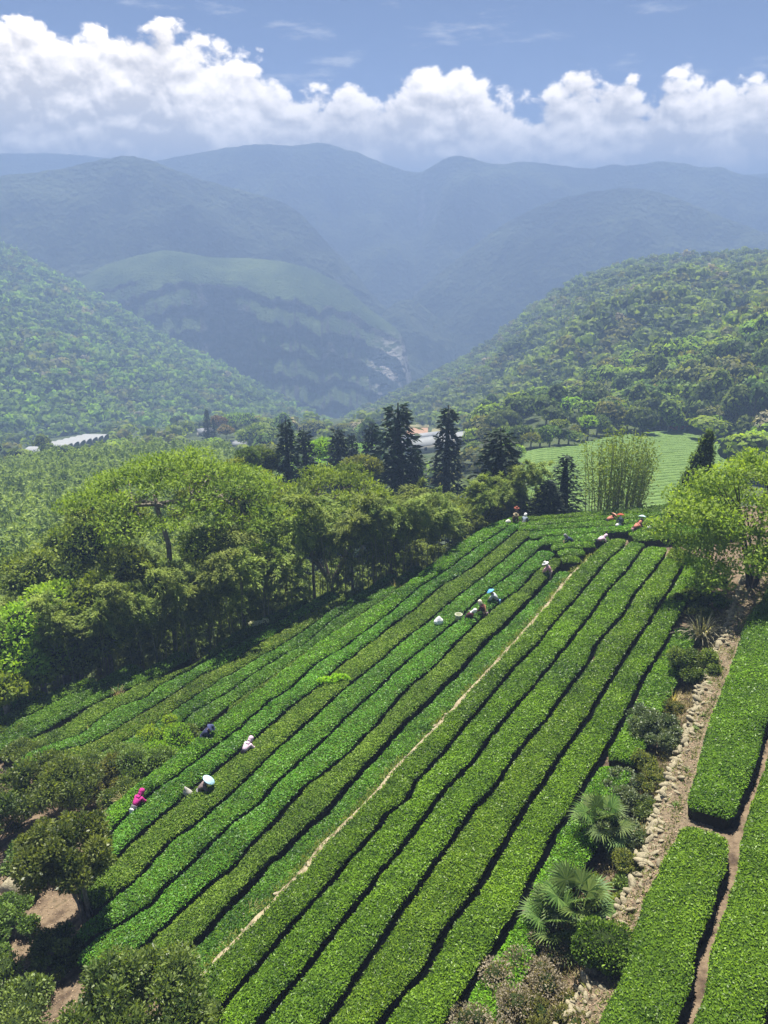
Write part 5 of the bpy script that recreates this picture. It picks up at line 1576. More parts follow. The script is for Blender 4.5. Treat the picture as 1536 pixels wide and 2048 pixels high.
shrub('camellia_tree', p, [(x, y, z + 0.6, a, b_, c) for x, y, z, a, b_, c in blob(R_(3), 50, 2.6, 2.8, lr=(0.15, 0.28))], 19000, 0.135, 'shrub', 'large yellowish-green leafy shrub in the lower left foreground', 43, stems=7, core=0.45, shell=0.7)
for k, (u, v, R0, H, lab) in enumerate(((70, 1720, 1.5, 1.8, 'leafy shrub between the boulder and the tall glossy shrub'), (10, 1600, 1.6, 2.0, 'leafy shrub at the left picture edge above the boulder'), (110, 1890, 1.2, 0.9, 'low leafy growth on the shaded soil at the lower left'), (190, 1720, 1.0, 1.2, 'leafy shrub at the row ends below the magenta picker'))):
    shrub('field_shrub', gp(u, v, off_B), blob(R_(340 + k), 18, R0, H, lr=(0.2, 0.36)), int(2600 * R0), 0.13, 'shrub', lab, 340 + k, stems=5, core=0.45, shell=0.7)
p = gp(30, 1960, off_B)
shrub('weed_clump', p + np.array([-0.3, 0, 0]), blob(R_(4), 9, 1.6, 1.1), 3600, 0.13, 'weed', 'shaded leafy weeds in the lower left corner', 44, stems=3)
p = gp(20, 1850, off_B)
shrub('weed_clump', p, blob(R_(15), 12, 1.7, 1.2, lr=(0.2, 0.36)), 4200, 0.12, 'weed', 'shaded weeds below the boulder at the left edge', 145, stems=3)
p = gp(10, 2080, off_B)
shrub('weed_clump', p, blob(R_(14), 9, 1.6, 1.2), 3600, 0.13, 'weed', 'bright-tipped weeds at the bottom of the left picture edge', 144, stems=3)
# shrub belt between middle terrace and lower left terrace
for k, (u, v, R0, H, mat, lab) in enumerate([
    (255, 1590, 1.3, 1.2, 'weed', 'weedy shrub above the magenta-shirted picker'), (300, 1545, 1.5, 1.5, 'weed', 'leafy shrub left of the middle terrace edge, lower part'),
    (335, 1500, 1.5, 1.4, 'bright', 'yellow-green shrub in the middle of the belt left of the terrace'), (270, 1520, 1.6, 1.2, 'weed', 'broad low shrub at the outer side of the belt'),
    (375, 1465, 1.1, 1.0, 'weed', 'low shrub beside the picker in navy'), (320, 1458, 1.2, 0.9, 'bright', 'low bright shrub growing into the lower terrace rows'),
    (215, 1560, 1.5, 1.2, 'olive', 'olive weeds between the tall shrubs and the belt'), (150, 1545, 1.7, 1.3, 'weed', 'weedy growth above the broad left shrub'),
    (60, 1500, 1.5, 0.7, 'weed', 'pale low weeds at the near ends of the lower terrace'), (20, 1455, 1.2, 0.6, 'weed', 'pale low weeds by the left picture edge among the tea'), (120, 1478, 1.1, 0.5, 'weed', 'scruffy weeds inside the lower terrace rows')]):
    p = gp(u, v, off_A)
    shrub('field_shrub', p, blob(R_(60 + k), 8, R0, H + 0.3), int(1500 * R0 * R0), 0.13, mat, lab, 60 + k, stems=3, group='shrubs between the terraces')
for k, (u, v, mat, R0, H, lab) in enumerate([(84, 1372, 'bright', 0.7, 1.0, 'small bright bush at the bamboo edge, far left'), (178, 1352, 'bright', 0.9, 0.9, 'low bright bush at the bamboo edge, left'),
    (516, 1232, 'white', 0.75, 1.3, 'whitish-leaved bush against the dark bamboo'), (625, 1196, 'mid', 0.6, 0.7, 'small dark bush at the end of a lower tea row')]):
    p = gp(u, v + 14, off_A)
    shrub('edge_bush', p, blob(R_(80 + k), 6, R0, H), 900, 0.13, mat, lab, 80 + k, stems=3, core=0.5)
# bright new shoots on the middle terrace
p = un(668, 1361, off_B)
shrub('lime_shoots', p + np.array([0, 0, 0.10]), [(dx, dy, 0.02 + 0.06 * math.sin(dx * 5), rr_, rr_ * 0.8, 0.13) for dx, dy, rr_ in ((-0.75, -0.2, 0.2), (-0.45, 0.05, 0.3), (-0.1, -0.08, 0.34), (0.25, 0.12, 0.28), (0.5, 0.2, 0.3), (0.8, 0.05, 0.18), (0.05, 0.3, 0.2))], 700, 0.11, leaf_mat('lime_shoot', (0.13, 0.24, 0.01), (0.30, 0.42, 0.02), 0.35, 0.5, 0.3), 'bright lime-yellow patch of shoots on the middle terrace', 90, stems=2, core=0.4, cat='shoots')
# growth between the last rows and the stone wall
for k, (u, v, R0, H, L, mat, lab, n) in enumerate([
    (1240, 1668, 1.0, 1.2, 0.10, 'grey', 'dull green shrub right of the upper fan palm', 2800),
    (1262, 1720, 0.8, 0.9, 0.10, 'olive', 'dry twiggy shrub between fan palms and stone wall', 1600),
    (1275, 1600, 0.8, 0.9, 0.11, 'grey', 'small grey-green shrub at the wall above the upper fan palm', 1800),
    (1312, 1470, 1.25, 1.7, 0.10, 'grey', 'rounded grey-green shrub at mid wall', 4200),
    (1296, 1425, 0.8, 1.1, 0.09, 'grey', 'feathery grey shrub beside the rounded grey-green one', 1700),
    (1246, 1560, 0.9, 1.1, 0.10, 'grey', 'grey-green shrub at the near end of the short hedge', 2200),
    (1290, 1520, 0.8, 0.9, 0.10, 'olive', 'reddish-olive low shrub left of the wall, above the upper fan palm', 1600),
    (1392, 1345, 1.3, 1.7, 0.12, 'shrub', 'dark green yellow-tipped shrub below the arching grass', 4600),
    (1360, 1320, 1.0, 1.2, 0.11, 'dark', 'dark shrub between tea hedge and yellow-tipped shrub', 2200),
    (1385, 1190, 1.2, 1.3, 0.14, 'dark', 'dark large-leaved shrub under the light green tree', 2200),
    (1420, 1160, 1.1, 1.4, 0.14, 'mid', 'broad-leaved shrub at the foot of the light green tree', 2000),
    (1372, 1110, 1.2, 1.3, 0.13, 'mid', 'leafy shrub at the far end of the right tea rows', 2000),
    (1060, 1985, 1.5, 1.35, 0.085, 'dry', 'greyish dry flowering shrub in the foreground below the palms', 6500),
    (1000, 2060, 1.4, 1.3, 0.085, 'dry', 'second greyish dry shrub at the bottom edge', 5200),
    (1120, 2050, 1.2, 0.9, 0.09, 'olive', 'olive grassy shrub at the bottom edge left of the path', 3200),
    (1110, 1880, 0.9, 0.9, 0.085, 'dry', 'brownish twiggy shrub just below the fan palms', 2400),
    (1345, 1405, 0.7, 0.7, 0.09, 'olive', 'olive weeds at the wall beside the rounded grey-green shrub', 1300),
    (1338, 1455, 0.6, 0.6, 0.09, 'weed', 'green weeds at the wall foot, mid strip', 1000),
    (1312, 1560, 0.65, 0.6, 0.09, 'olive', 'olive weeds at the wall foot above the palms', 1100),
    (1300, 1615, 0.6, 0.55, 0.09, 'weed', 'green weeds at the wall foot beside the upper palm', 1000),
    (1262, 1765, 0.6, 0.55, 0.09, 'weed', 'green weeds between large palm and wall', 1000),
    (1215, 1775, 0.8, 0.8, 0.10, 'mid', 'mid-green shrub right behind the large fan palm', 1700),
    (1400, 1215, 0.9, 0.8, 0.11, 'olive', 'olive shrub above the arching grass', 1500),
    (1440, 1195, 0.8, 0.8, 0.11, 'dark', 'dark low shrub at the stems of the light green tree', 1400),
    (1185, 1830, 0.8, 0.7, 0.09, 'olive', 'pale grassy growth between palms and wall', 1700)]):
    p = gp(u, v, 0.0)
    shrub('wall_shrub', p, blob(R_(150 + k), 17, R0 * 1.1, H, lr=(0.18, 0.38)), n, L, mat, lab, 150 + k, stems=6, core=0.55 if mat in ('dry', 'olive') else 0.66, shell=0.6 if mat == 'dry' else 0.4, group='shrubs along the stone wall')
# trimmed round tea bush
p = gp(1196, 1925, 0.1)
shrub('round_tea_bush', p + np.array([0.1, 0, 0.1]), [(0, 0, 0.58, 0.8, 0.75, 0.46), (0.42, 0.25, 0.55, 0.55, 0.5, 0.42), (-0.5, -0.1, 0.5, 0.5, 0.55, 0.42), (0.1, -0.45, 0.5, 0.5, 0.42, 0.4), (-0.2, 0.45, 0.62, 0.5, 0.4, 0.36), (0.55, -0.2, 0.45, 0.36, 0.4, 0.34)], 3200, 0.10, tea_leaf_p, 'rounded clipped tea bush standing alone beside the path', 170, stems=4, core=0.85, shell=0.15, cat='tea bush')

# ---- grass tufts
def tuft(name, p, n, H, spread, mat, label, seed, wid=0.02, droop=0.8, cat='grass', plume=False, group=None):
    r = np.random.default_rng(seed)
    b = MB()
    for k in range(n):
        a = r.uniform(0, 6.28); e = r.uniform(0.15, 1.0) * spread; h = H * r.uniform(0.6, 1.1)
        d = np.array([math.cos(a), math.sin(a)])
        t = np.linspace(0, 1, 5)
        c = np.stack([d[0] * e * t ** 1.5, d[1] * e * t ** 1.5, h * t - droop * e * t ** 3], 1) + np.array([r.normal() * 0.08 * spread, r.normal() * 0.08 * spread, 0])
        sd = np.array([-d[1], d[0], 0]) * wid * r.uniform(0.7, 1.3)
        w = (1 - t ** 2 * 0.85)[:, None]
        V = np.concatenate([c - sd * w, c + sd * w]); m = len(t)
        Fq = [(i, i + 1, m + i + 1, m + i) for i in range(m - 1)]
        b.add(V, Fq, 0, np.clip(r.normal(0.5, 0.3), 0, 1.1))
    o = obj(name, b.mesh(name, LM[mat]), loc=p); tag(o, label, cat, group)
    return o
p = gp(1405, 1262, 0.1)
tuft('arching_grass', p, 150, 2.1, 1.7, 'dry', 'big clump of arching dry-bladed grass by the wall', 181, wid=0.03, droop=0.75)
for k, (u, v, off, n, H, sp, wd, lab) in enumerate([
    (236, 1386, off_A, 46, 1.3, 0.9, 0.016, 'straw-coloured grass stalks among the lower tea rows'), (175, 1450, off_A, 20, 0.9, 0.6, 0.014, 'thin dry grass in a gap of the lower tea rows'),
    (790, 1172, off_A, 22, 1.5, 0.5, 0.018, 'pale plumed grass stalks at the bamboo edge'), (498, 1812, off_B, 40, 0.9, 0.6, 0.014, 'dry grass tuft on the pale bank, lower part'),
    (1350, 1385, 0.0, 40, 0.9, 0.7, 0.014, 'dry grass on the wall face at mid height'), (1290, 1660, 0.1, 50, 0.7, 0.7, 0.013, 'dry grass hanging on the wall beside the palms'),
    (1225, 1850, 0.1, 50, 0.6, 0.7, 0.013, 'dry yellow grass at the wall near the round tea bush'), (1130, 2020, 0.1, 60, 0.7, 0.8, 0.013, 'yellowish grass at the bottom left of the path'),
    (410, 1440, off_A, 26, 0.7, 0.5, 0.013, 'dry grass beside the picker in navy'), (250, 1610, off_A, 30, 0.9, 0.7, 0.014, 'dry stalks below the shrub belt'), (60, 1690, off_B, 40, 1.0, 0.9, 0.014, 'dry stalks on the rock at the left edge')]):
    p = gp(u, v, off)
    tuft('dry_grass', p, n, H, sp, 'straw', lab, 182 + k, wid=wd, droop=0.5, group='dry grass tufts')
# low weeds along the path
for k in range(26):
    r = R_(230 + k)
    s = 10 + 38 * r.random()
    q = float(qP(s)) + r.uniform(-0.1, 0.3) if r.random() < 0.65 else float(qW(s)) + r.uniform(0.1, 0.5)
    x, y = qs2xy(q, s)
    o = tuft('path_weed', (x, y, plane(x, y) + 0.26), 26, 0.16, 0.22, 'weed', 'small green weed tuft at the edge of the dirt path', 260 + k, wid=0.022, droop=0.3, cat='weed', group='weed tufts along the dirt path')
# ---- windmill palms
def palm(p, H, nf, label, seed, size=1.0):
    r = np.random.default_rng(seed)
    root = obj('fan_palm', None, loc=p); tag(root, label, 'palm')
    b = MB(); V, Fq = tube([(0, 0, -0.2), (0.03, 0, H * 0.5), (0, 0, H)], [0.12, 0.11, 0.09], 8); b.add(V, Fq)
    obj('trunk', b.mesh('trunk', dark_bark), root)
    for k in range(nf):
        a = k * 2.39996 + r.uniform(-0.25, 0.25)
        el = np.interp(k / nf, [0, 1], [1.15, -0.35]) + r.normal() * 0.1
        d = np.array([math.cos(a) * math.cos(el), math.sin(a) * math.cos(el), math.sin(el)])
        pl = r.uniform(0.55, 0.85) * size
        c = np.array([0, 0, H]) + d * pl - np.array([0, 0, 0.08])
        f = MB(); V, Fq = tube([(0, 0, H - 0.05), (np.array([0, 0, H]) + c) / 2 + np.array([0, 0, 0.04]), c], [0.018, 0.013, 0.01], 4); f.add(V, Fq, 0, 0.7)
        up = np.array([0, 0, 1.0]); sd_ = np.cross(d, up); sd_ /= max(np.linalg.norm(sd_), 1e-6); nn = np.cross(sd_, d)
        nb_ = 24
        for j in range(nb_):
            th = (j / (nb_ - 1) - 0.5) * 2 * 2.25
            dl = d * math.cos(th) + sd_ * math.sin(th)
            Lf = size * r.uniform(0.62, 0.8) * (0.75 + 0.25 * math.cos(th * 0.6))
            w = 0.034 * size
            s2 = np.cross(dl, nn); s2 /= max(np.linalg.norm(s2), 1e-6)
            m = c + dl * Lf * 0.55 + nn * 0.05
            e = c + dl * Lf + np.array([0, 0, -0.12 * Lf])
            V = np.array([c, m - s2 * w, e, m + s2 * w, ])
            f.add(V, [(0, 1, 2, 3)], 0, float(np.clip(r.normal(0.55, 0.25), 0, 1.1)))
        obj('frond', f.mesh('frond', LM['palm']), root)
palm(gp(1148, 1830, 0.0), 1.3, 15, 'large fan palm with pale-edged fronds in front of the tea rows', 301, 1.05)
palm(gp(1105, 1850, 0.0), 0.9, 11, 'lower fan palm at the left of the large one', 302, 0.95)
palm(gp(1200, 1660, 0.0), 1.3, 12, 'fan palm further up, in front of the dull green shrub', 303, 0.95)
# boulder at the left edge
V, Fc = ICO2
Vb = V * (1 + 0.3 * fbm(V * 1.5, 3, 7)[:, None])
r = R_(5)
for _ in range(9):
    n_ = rdirs(1, r)[0]; d_ = Vb @ n_
    Vb = Vb - np.clip(d_ - r.uniform(0.6, 0.85), 0, None)[:, None] * n_
Vb = Vb * np.array([0.9, 0.7, 0.75])
b = MB(); b.add(Vb, Fc)
p = gp(40, 1765, off_B)
tag(obj('boulder', b.mesh('boulder', stone_m), loc=p + np.array([0, 0, 0.35])), 'pale-topped boulder at the left picture edge under the shrubs', 'boulder')
# ------------------------------------------------------------------ the second tea field across the dip
far_tea = noise_mat('far_tea_foliage', [(0.075, 0.135, 0.028), (0.12, 0.20, 0.042), (0.165, 0.245, 0.06)], scale=1.6, detail=8, bump=1.0, bscale=6, dist=0.25, rough=0.8, spec=0.15)
def vun(u, v):
    """pixel -> point on the valley floor"""
    k = pix_ray(u, v); k = k / math.hypot(k[0], k[1])
    d = np.geomspace(60, 900, 1200)
    z = CAM_H + k[2] * d
    g_ = valley_z(k[0] * d, k[1] * d)
    i = int(np.argmax(z < g_))
    return np.array([k[0] * d[i], k[1] * d[i], g_[i]])
fdir = R(62)                                      # rows run across the slope, towards azimuth 62
fa = np.array([math.sin(fdir), math.cos(fdir)]); fb = np.array([-fa[1], fa[0]])
poly_px = [(1030, 1030), (1026, 960), (1034, 918), (1130, 902), (1205, 882), (1310, 868), (1494, 866), (1500, 900), (1470, 1000), (1440, 1060)]
poly = np.array([vun(*p)[:2] for p in poly_px])
pa, pb = poly @ fa, poly @ fb
n_row = 0
rowf = np.random.default_rng(9)
bs = np.arange(pb.min() + 0.5, pb.max() - 0.3, 1.75)[::-1]
NUMS = ['first', 'second', 'third', 'fourth', 'fifth', 'sixth', 'seventh', 'eighth', 'ninth', 'tenth', 'eleventh', 'twelfth', 'thirteenth', 'fourteenth', 'fifteenth', 'sixteenth', 'seventeenth', 'eighteenth', 'nineteenth']
TENS = {2: 'twent', 3: 'thirt', 4: 'fort', 5: 'fift', 6: 'sixt', 7: 'sevent', 8: 'eight', 9: 'ninet'}
def ordinal(i):
    if i < 20: return NUMS[i - 1]
    t, o = divmod(i, 10)
    return TENS[t] + 'ieth' if o == 0 else TENS[t] + 'y-' + NUMS[o - 1]
for bv in bs:
    xs = []
    for i in range(len(poly)):
        j = (i + 1) % len(poly)
        if (pb[i] - bv) * (pb[j] - bv) < 0:
            f = (bv - pb[i]) / (pb[j] - pb[i]); xs.append(pa[i] + f * (pa[j] - pa[i]))
    if len(xs) < 2: continue
    a0, a1 = min(xs), max(xs)
    if a1 - a0 < 5: continue
    n_row += 1
    aa = np.arange(a0, a1, 1.1)
    wob = 0.35 * fbm(np.stack([aa / 9, 0 * aa, 0 * aa + bv * 0.3], 1), 3, 130)
    prof = [(-0.80, -0.05), (-0.78, 0.5), (-0.5, 0.74), (0, 0.80), (0.5, 0.74), (0.78, 0.5), (0.80, -0.05)]
    V = []
    for pb_, pz in prof:
        P = aa[:, None] * fa + (bv + wob + pb_ * (1 + 0.12 * fbm(np.stack([aa * 0.7, 0 * aa + pb_, 0 * aa + bv], 1), 2, 131)))[:, None] * fb
        z = valley_z(P[:, 0], P[:, 1]) + pz + 0.12 * fbm(np.stack([P[:, 0] * 0.6, P[:, 1] * 0.6, 0 * aa], 1), 2, 132) * (pz > 0)
        V.append(np.stack([P[:, 0], P[:, 1], z], 1))
    base = V[3][0].copy(); base[2] -= 0.8
    V = np.stack(V, 1).reshape(-1, 3) - base
    b = MB(); b.add(V, grid_faces(len(aa), 7)[:, ::-1]); b.add(V[:7], [list(range(7))]); b.add(V[-7:], [list(range(7))[::-1]])
    o = obj('far_tea_hedge', b.mesh('far_tea_hedge', far_tea, True), loc=base)
    tag(o, '%s hedge of the distant tea field counted from its upper road side' % ordinal(n_row), 'tea hedge', 'hedges of the distant tea field')
print('far rows', n_row)
# field edge hedge with red blossom, road and posts
p0, p1 = vun(1290, 868), vun(1560, 852)
for k in range(9):
    f = k / 8
    p = vun(1318 + 205 * f, 858 - 3 * f)
    round_tree('road_bush', p + np.array([0, 0, 2.4 + 0.8 * math.sin(k * 2.1)]), 2.7, '%s green bush along the road above the distant tea field, from the left' % ordinal(k + 1), 'mid' if k % 3 else 'dark', 600 + k, n=700, L=0.5, cat='bush', squash=0.7)
for k, (u, v) in enumerate(((1352, 863), (1373, 865))):
    p = vun(u, v)
    round_tree('red_blossom_bush', p + np.array([0, 0, 1.7]), 1.9 if k == 0 else 1.5, ['larger red-flowering bush at the edge of the distant tea field', 'smaller red-flowering bush right of the larger one'][k], 'red', 620 + k, n=650, L=0.35, cat='bush', squash=0.6)
asph = noise_mat('pale_road', [(0.20, 0.19, 0.18), (0.30, 0.29, 0.27)], scale=0.8, bump=0.2)
pts_r = [vun(u, v) for u, v in ((1430, 846), (1480, 847), (1536, 846), (1620, 844), (1750, 840))]
V = []
for p in pts_r:
    d = unit(p[:2])
    for w in (-2.4, 2.4):
        q = p[:2] + d * w
        V.append((q[0], q[1], float(valley_z(q[:1], q[1:])[0]) + 0.5))
b = MB(); b.add(V, grid_faces(len(pts_r), 2)); tag(obj('road', b.mesh('road', asph)), kind='structure')
post_m = plain('dark_post', (0.05, 0.045, 0.04))
def post(u, vt, vb, d, rad, label, name='utility_pole', cap=True):
    t_ = at_dist(u, vt, d); b_ = at_dist(u, vb, d); b_[0:2] = t_[0:2]
    b_[2] = min(b_[2], float(valley_z(t_[:1], t_[1:2])[0]) + 0.2)
    h = t_[2] - b_[2]
    root = obj(name, None, loc=b_); tag(root, label, 'pole')
    b = MB(); V, Fq = tube([(0, 0, -0.5), (0, 0, h * 0.5), (0, 0, h)], [rad, rad * 0.9, rad * 0.75], 8); b.add(V, Fq)
    obj('shaft', b.mesh('shaft', post_m, True), root)
    if cap:
        b = MB(); V, Fq = tube([(-0.9, 0, h - 0.5), (0.9, 0, h - 0.5)], [0.06, 0.06], 5); b.add(V, Fq); obj('crossarm', b.mesh('crossarm', post_m), root)
        for x in (-0.8, 0.8):
            b = MB(); V, Fq = tube([(x, 0, h - 0.5), (x, 0, h - 0.25)], [0.05, 0.07], 6); b.add(V, Fq); obj('insulator', b.mesh('insulator', post_m), root)
post(1512, 800, 852, 186, 0.17, 'dark utility pole beside the road on the right')
post(1487, 866, 893, 150, 0.15, 'short dark post in the distant tea field', 'field_post', False)

# ------------------------------------------------------------------ valley buildings
white_roof = plain('white_sheet_roof', (0.26, 0.27, 0.275), 0.7, 0.2)
grey_roof = plain('grey_sheet_roof', (0.22, 0.23, 0.25), 0.6)
cream_wall = plain('cream_wall', (0.42, 0.40, 0.35))
dark_open = plain('dark_opening', (0.03, 0.03, 0.035), 0.4)
def boxv(x0, x1, y0, y1, z0, z1):
    return [(x0, y0, z0), (x1, y0, z0), (x1, y1, z0), (x0, y1, z0), (x0, y0, z1), (x1, y0, z1), (x1, y1, z1), (x0, y1, z1)], [(0, 3, 2, 1), (4, 5, 6, 7), (0, 1, 5, 4), (1, 2, 6, 5), (2, 3, 7, 6), (3, 0, 4, 7)]
def house(name, p, w, d, h, rz, rm, wm, label, cat='house', rise=1.2, windows=2, over=0.4):
    root = obj(name, None, loc=p, rot=(0, 0, rz)); tag(root, label, cat)
    b = MB(); b.add(*boxv(-w / 2, w / 2, -d / 2, d / 2, -1.5, h))
    b.add([(-w / 2, -d / 2, h), (-w / 2, d / 2, h), (-w / 2, 0, h + rise)], [(0, 2, 1)]); b.add([(w / 2, -d / 2, h), (w / 2, d / 2, h), (w / 2, 0, h + rise)], [(0, 1, 2)])
    obj('wall', b.mesh('wall', wm), root)
    b = MB(); W_ = w / 2 + over; D_ = d / 2 + over; e = -rise * over / (d / 2)
    b.add([(-W_, -D_, h + e + 0.03), (W_, -D_, h + e + 0.03), (W_, 0, h + rise + 0.03), (-W_, 0, h + rise + 0.03), (-W_, D_, h + e + 0.03), (W_, D_, h + e + 0.03),
           (-W_, -D_, h + e + 0.18), (W_, -D_, h + e + 0.18), (W_, 0, h + rise + 0.18), (-W_, 0, h + rise + 0.18), (-W_, D_, h + e + 0.18), (W_, D_, h + e + 0.18)],
          [(0, 3, 2, 1), (3, 4, 5, 2), (6, 7, 8, 9), (9, 8, 11, 10), (0, 1, 7, 6), (5, 4, 10, 11), (1, 2, 8, 7), (2, 5, 11, 8), (3, 0, 6, 9), (4, 3, 9, 10)])
    obj('roof', b.mesh('roof', rm), root)
    for k in range(windows):
        x = -w / 2 + w * (k + 1) / (windows + 1)
        b = MB(); b.add(*boxv(x - 0.5, x + 0.5, -d / 2 - 0.04, -d / 2 + 0.02, h * 0.4, h * 0.8)); obj('window', b.mesh('window', dark_open), root)
    b = MB(); b.add(*boxv(-w / 2 + 0.5, -w / 2 + 1.4, -d / 2 - 0.04, -d / 2 + 0.02, 0, h * 0.75)); obj('door', b.mesh('door', dark_open), root)
    return root
def tunnel(p, w, L, rz, k):
    root = obj('polytunnel', None, loc=p, rot=(0, 0, rz)); tag(root, '%s white polytunnel roof of the row at the left, counted from its lower end' % ordinal(k + 1), 'greenhouse', 'polytunnels at the left')
    a = np.linspace(0, math.pi, 9)
    x = np.cos(a) * w / 2; z = 2.0 + np.sin(a) * 0.7
    V = np.concatenate([np.stack([x, 0 * x - L / 2, z], 1), np.stack([x, 0 * x + L / 2, z], 1)])
    b = MB(); b.add(V, [(i, i + 1, 9 + i + 1, 9 + i) for i in range(8)]); obj('roof', b.mesh('roof', white_roof, True), root)
    b = MB(); b.add(*boxv(-w / 2, -w / 2 + 0.08, -L / 2, L / 2, -1.5, 2.05)); b.add(*boxv(w / 2 - 0.08, w / 2, -L / 2, L / 2, -1.5, 2.05)); obj('side_wall', b.mesh('side_wall', grey_roof), root)
    for s_ in (-1, 1):
        V = [(xx, s_ * L / 2, zz) for xx, zz in zip(x, z)] + [(-w / 2, s_ * L / 2, -1.5), (w / 2, s_ * L / 2, -1.5)]
        b = MB(); b.add(V, [tuple(range(11))]); obj('end_wall', b.mesh('end_wall', grey_roof), root)
g0, g1 = at_dist(82, 893, 262), at_dist(188, 868, 300)
for g_ in (g0, g1): pass
dirg = unit(g1[:2] - g0[:2]); nk = 9
for k in range(nk):
    f = k / (nk - 1)
    p = g0 * (1 - f) + g1 * f
    p[2] -= 3.0
    wdt = np.linalg.norm(g1[:2] - g0[:2]) / (nk - 1) * 0.96
    tunnel(p, wdt, 9.0, math.atan2(dirg[1], dirg[0]), k)
p = at_dist(86, 908, 246); p[2] -= 1.5
house('shed', p, 11, 5, 2.4, math.atan2(dirg[1], dirg[0]), grey_roof, cream_wall, 'low grey-roofed shed in front of the white polytunnels', 'shed', rise=0.7)
for (u, v, d, w, dd, rz, rm, lab, rise) in [
    (436, 890, 250, 4.5, 3.6, 0.2, white_roof, 'small white-roofed house at the left of the valley houses', 0.8),
    (462, 891, 242, 5, 3.8, -0.3, white_roof, 'white-roofed house in the middle of the valley houses', 0.8),
    (480, 893, 232, 4.5, 3.4, 0.1, white_roof, 'low white-roofed building at the right of the valley houses', 0.6),
    (410, 868, 300, 6.5, 5, 0.5, grey_roof, 'grey-roofed house behind the small white-roofed house', 1.8)]:
    p = vun(u, v + 4)
    house('house', p, w, dd, 2.0, rz, rm, cream_wall, lab, rise=rise)
for (u, v, d, w, dd, rz, rm, lab) in [
    (842, 898, 300, 15, 7, 0.42, white_roof, 'long white-roofed shed left of the narrow conifer'),
    (872, 890, 322, 17, 8, 0.42, white_roof, 'pale long-roofed shed behind the first long shed'),
    (908, 884, 345, 13, 8, 0.42, white_roof, 'white-roofed shed partly hidden by the narrow conifer'),
    (850, 882, 352, 22, 3, 0.42, grey_roof, 'dark ridge-roofed shed behind the pale sheds'),
    (920, 888, 320, 4, 4, 0.2, white_roof, 'little white hut right of the narrow conifer')]:
    p = vun(u, v + 5)
    house('farm_shed', p, w, dd, 3.0, rz, rm, cream_wall, lab, 'shed', rise=1.2, windows=3)
# ploughed and stubble plots
def plot(name, pix, d, m, label=None):
    P = np.array([vun(u, v) for u, v in pix]); P[:, 2] += 0.6
    b = MB(); n = len(P)
    low = P.copy(); low[:, 2] -= 14
    V = np.concatenate([P, low])
    b.add(V, [tuple(range(n))[::-1]]); b.add(V, [(i, (i + 1) % n, n + (i + 1) % n, n + i) for i in range(n)])
    tag(obj(name, b.mesh(name, m)), kind='structure')
plough = noise_mat('ploughed_earth', [(0.26, 0.15, 0.09), (0.38, 0.24, 0.15)], scale=0.5, bump=0.4, bscale=3)
stubble = noise_mat('dry_meadow', [(0.16, 0.15, 0.06), (0.26, 0.23, 0.11)], scale=0.5, bump=0.4, bscale=3)
plot('ploughed_plot', [(806, 878), (856, 876), (856, 858), (818, 858)], [372, 372, 430, 430], plough)
plot('meadow', [(800, 857), (858, 857), (858, 848), (805, 847)], [434, 434, 480, 480], stubble)
plot('meadow', [(862, 872), (885, 870), (890, 858), (864, 860)], [380, 380, 425, 425], stubble)
plot('lawn', [(460, 912), (500, 905), (500, 894), (480, 894)], [205, 205, 232, 232], noise_mat('lawn_grass', [(0.10, 0.17, 0.05), (0.15, 0.23, 0.08)], scale=0.6))

for k, (u, v) in enumerate(((112, 893), (136, 897), (160, 893), (70, 905))):
    round_tree('valley_tree', at_dist(u, v - 6, 236), 2.6, ['bushy dark tree in front of the polytunnels, left of centre', 'bushy tree in front of the middle of the polytunnels', 'bushy tree in front of the upper polytunnels', 'small tree at the lower end of the polytunnels'][k], 'dark' if k % 2 == 0 else 'mid', 640 + k, n=500, L=0.55)

for k in range(16):
    u = 1022 + 19 * k
    v = float(np.interp(u, [1022, 1130, 1205, 1310, 1340], [916, 899, 880, 866, 862])) - 7 - 5 * (k % 2)
    p = vun(u, v)
    m_ = ['mid', 'dark', 'olive', 'bright', 'dark'][k % 5]
    round_tree('field_edge_tree', p + np.array([0, 0, 4.6 + 1.6 * math.sin(k * 1.7)]), 2.5 + 0.6 * math.sin(k * 2.3), '%s tree along the upper left edge of the distant tea field, from the left' % ordinal(k + 1), m_, 660 + k, n=700, L=0.5, squash=0.9)

for k, (u, v, h_, m_) in enumerate(((948, 925, 6, 'mid'), (968, 905, 7, 'olive'), (985, 930, 6, 'dark'), (1003, 908, 7, 'mid'), (1018, 930, 5, 'bright'), (935, 945, 5, 'mid'), (1000, 950, 5, 'olive'), (1030, 905, 6, 'dark'))):
    round_tree('valley_tree', vun(u, v) + np.array([0, 0, h_]), 2.9, ['mid-green tree just right of the pale sheds', 'olive tree behind the broad corner conifer', 'dark tree beside the broad corner conifer', 'mid-green tree between corner conifer and distant tea field', 'bright tree at the near left corner of the distant tea field', 'mid-green tree below the little white hut', 'low olive tree behind the broad corner conifer', 'dark tree at the upper left corner of the distant tea field'][k], m_, 690 + k, n=900, L=0.45)
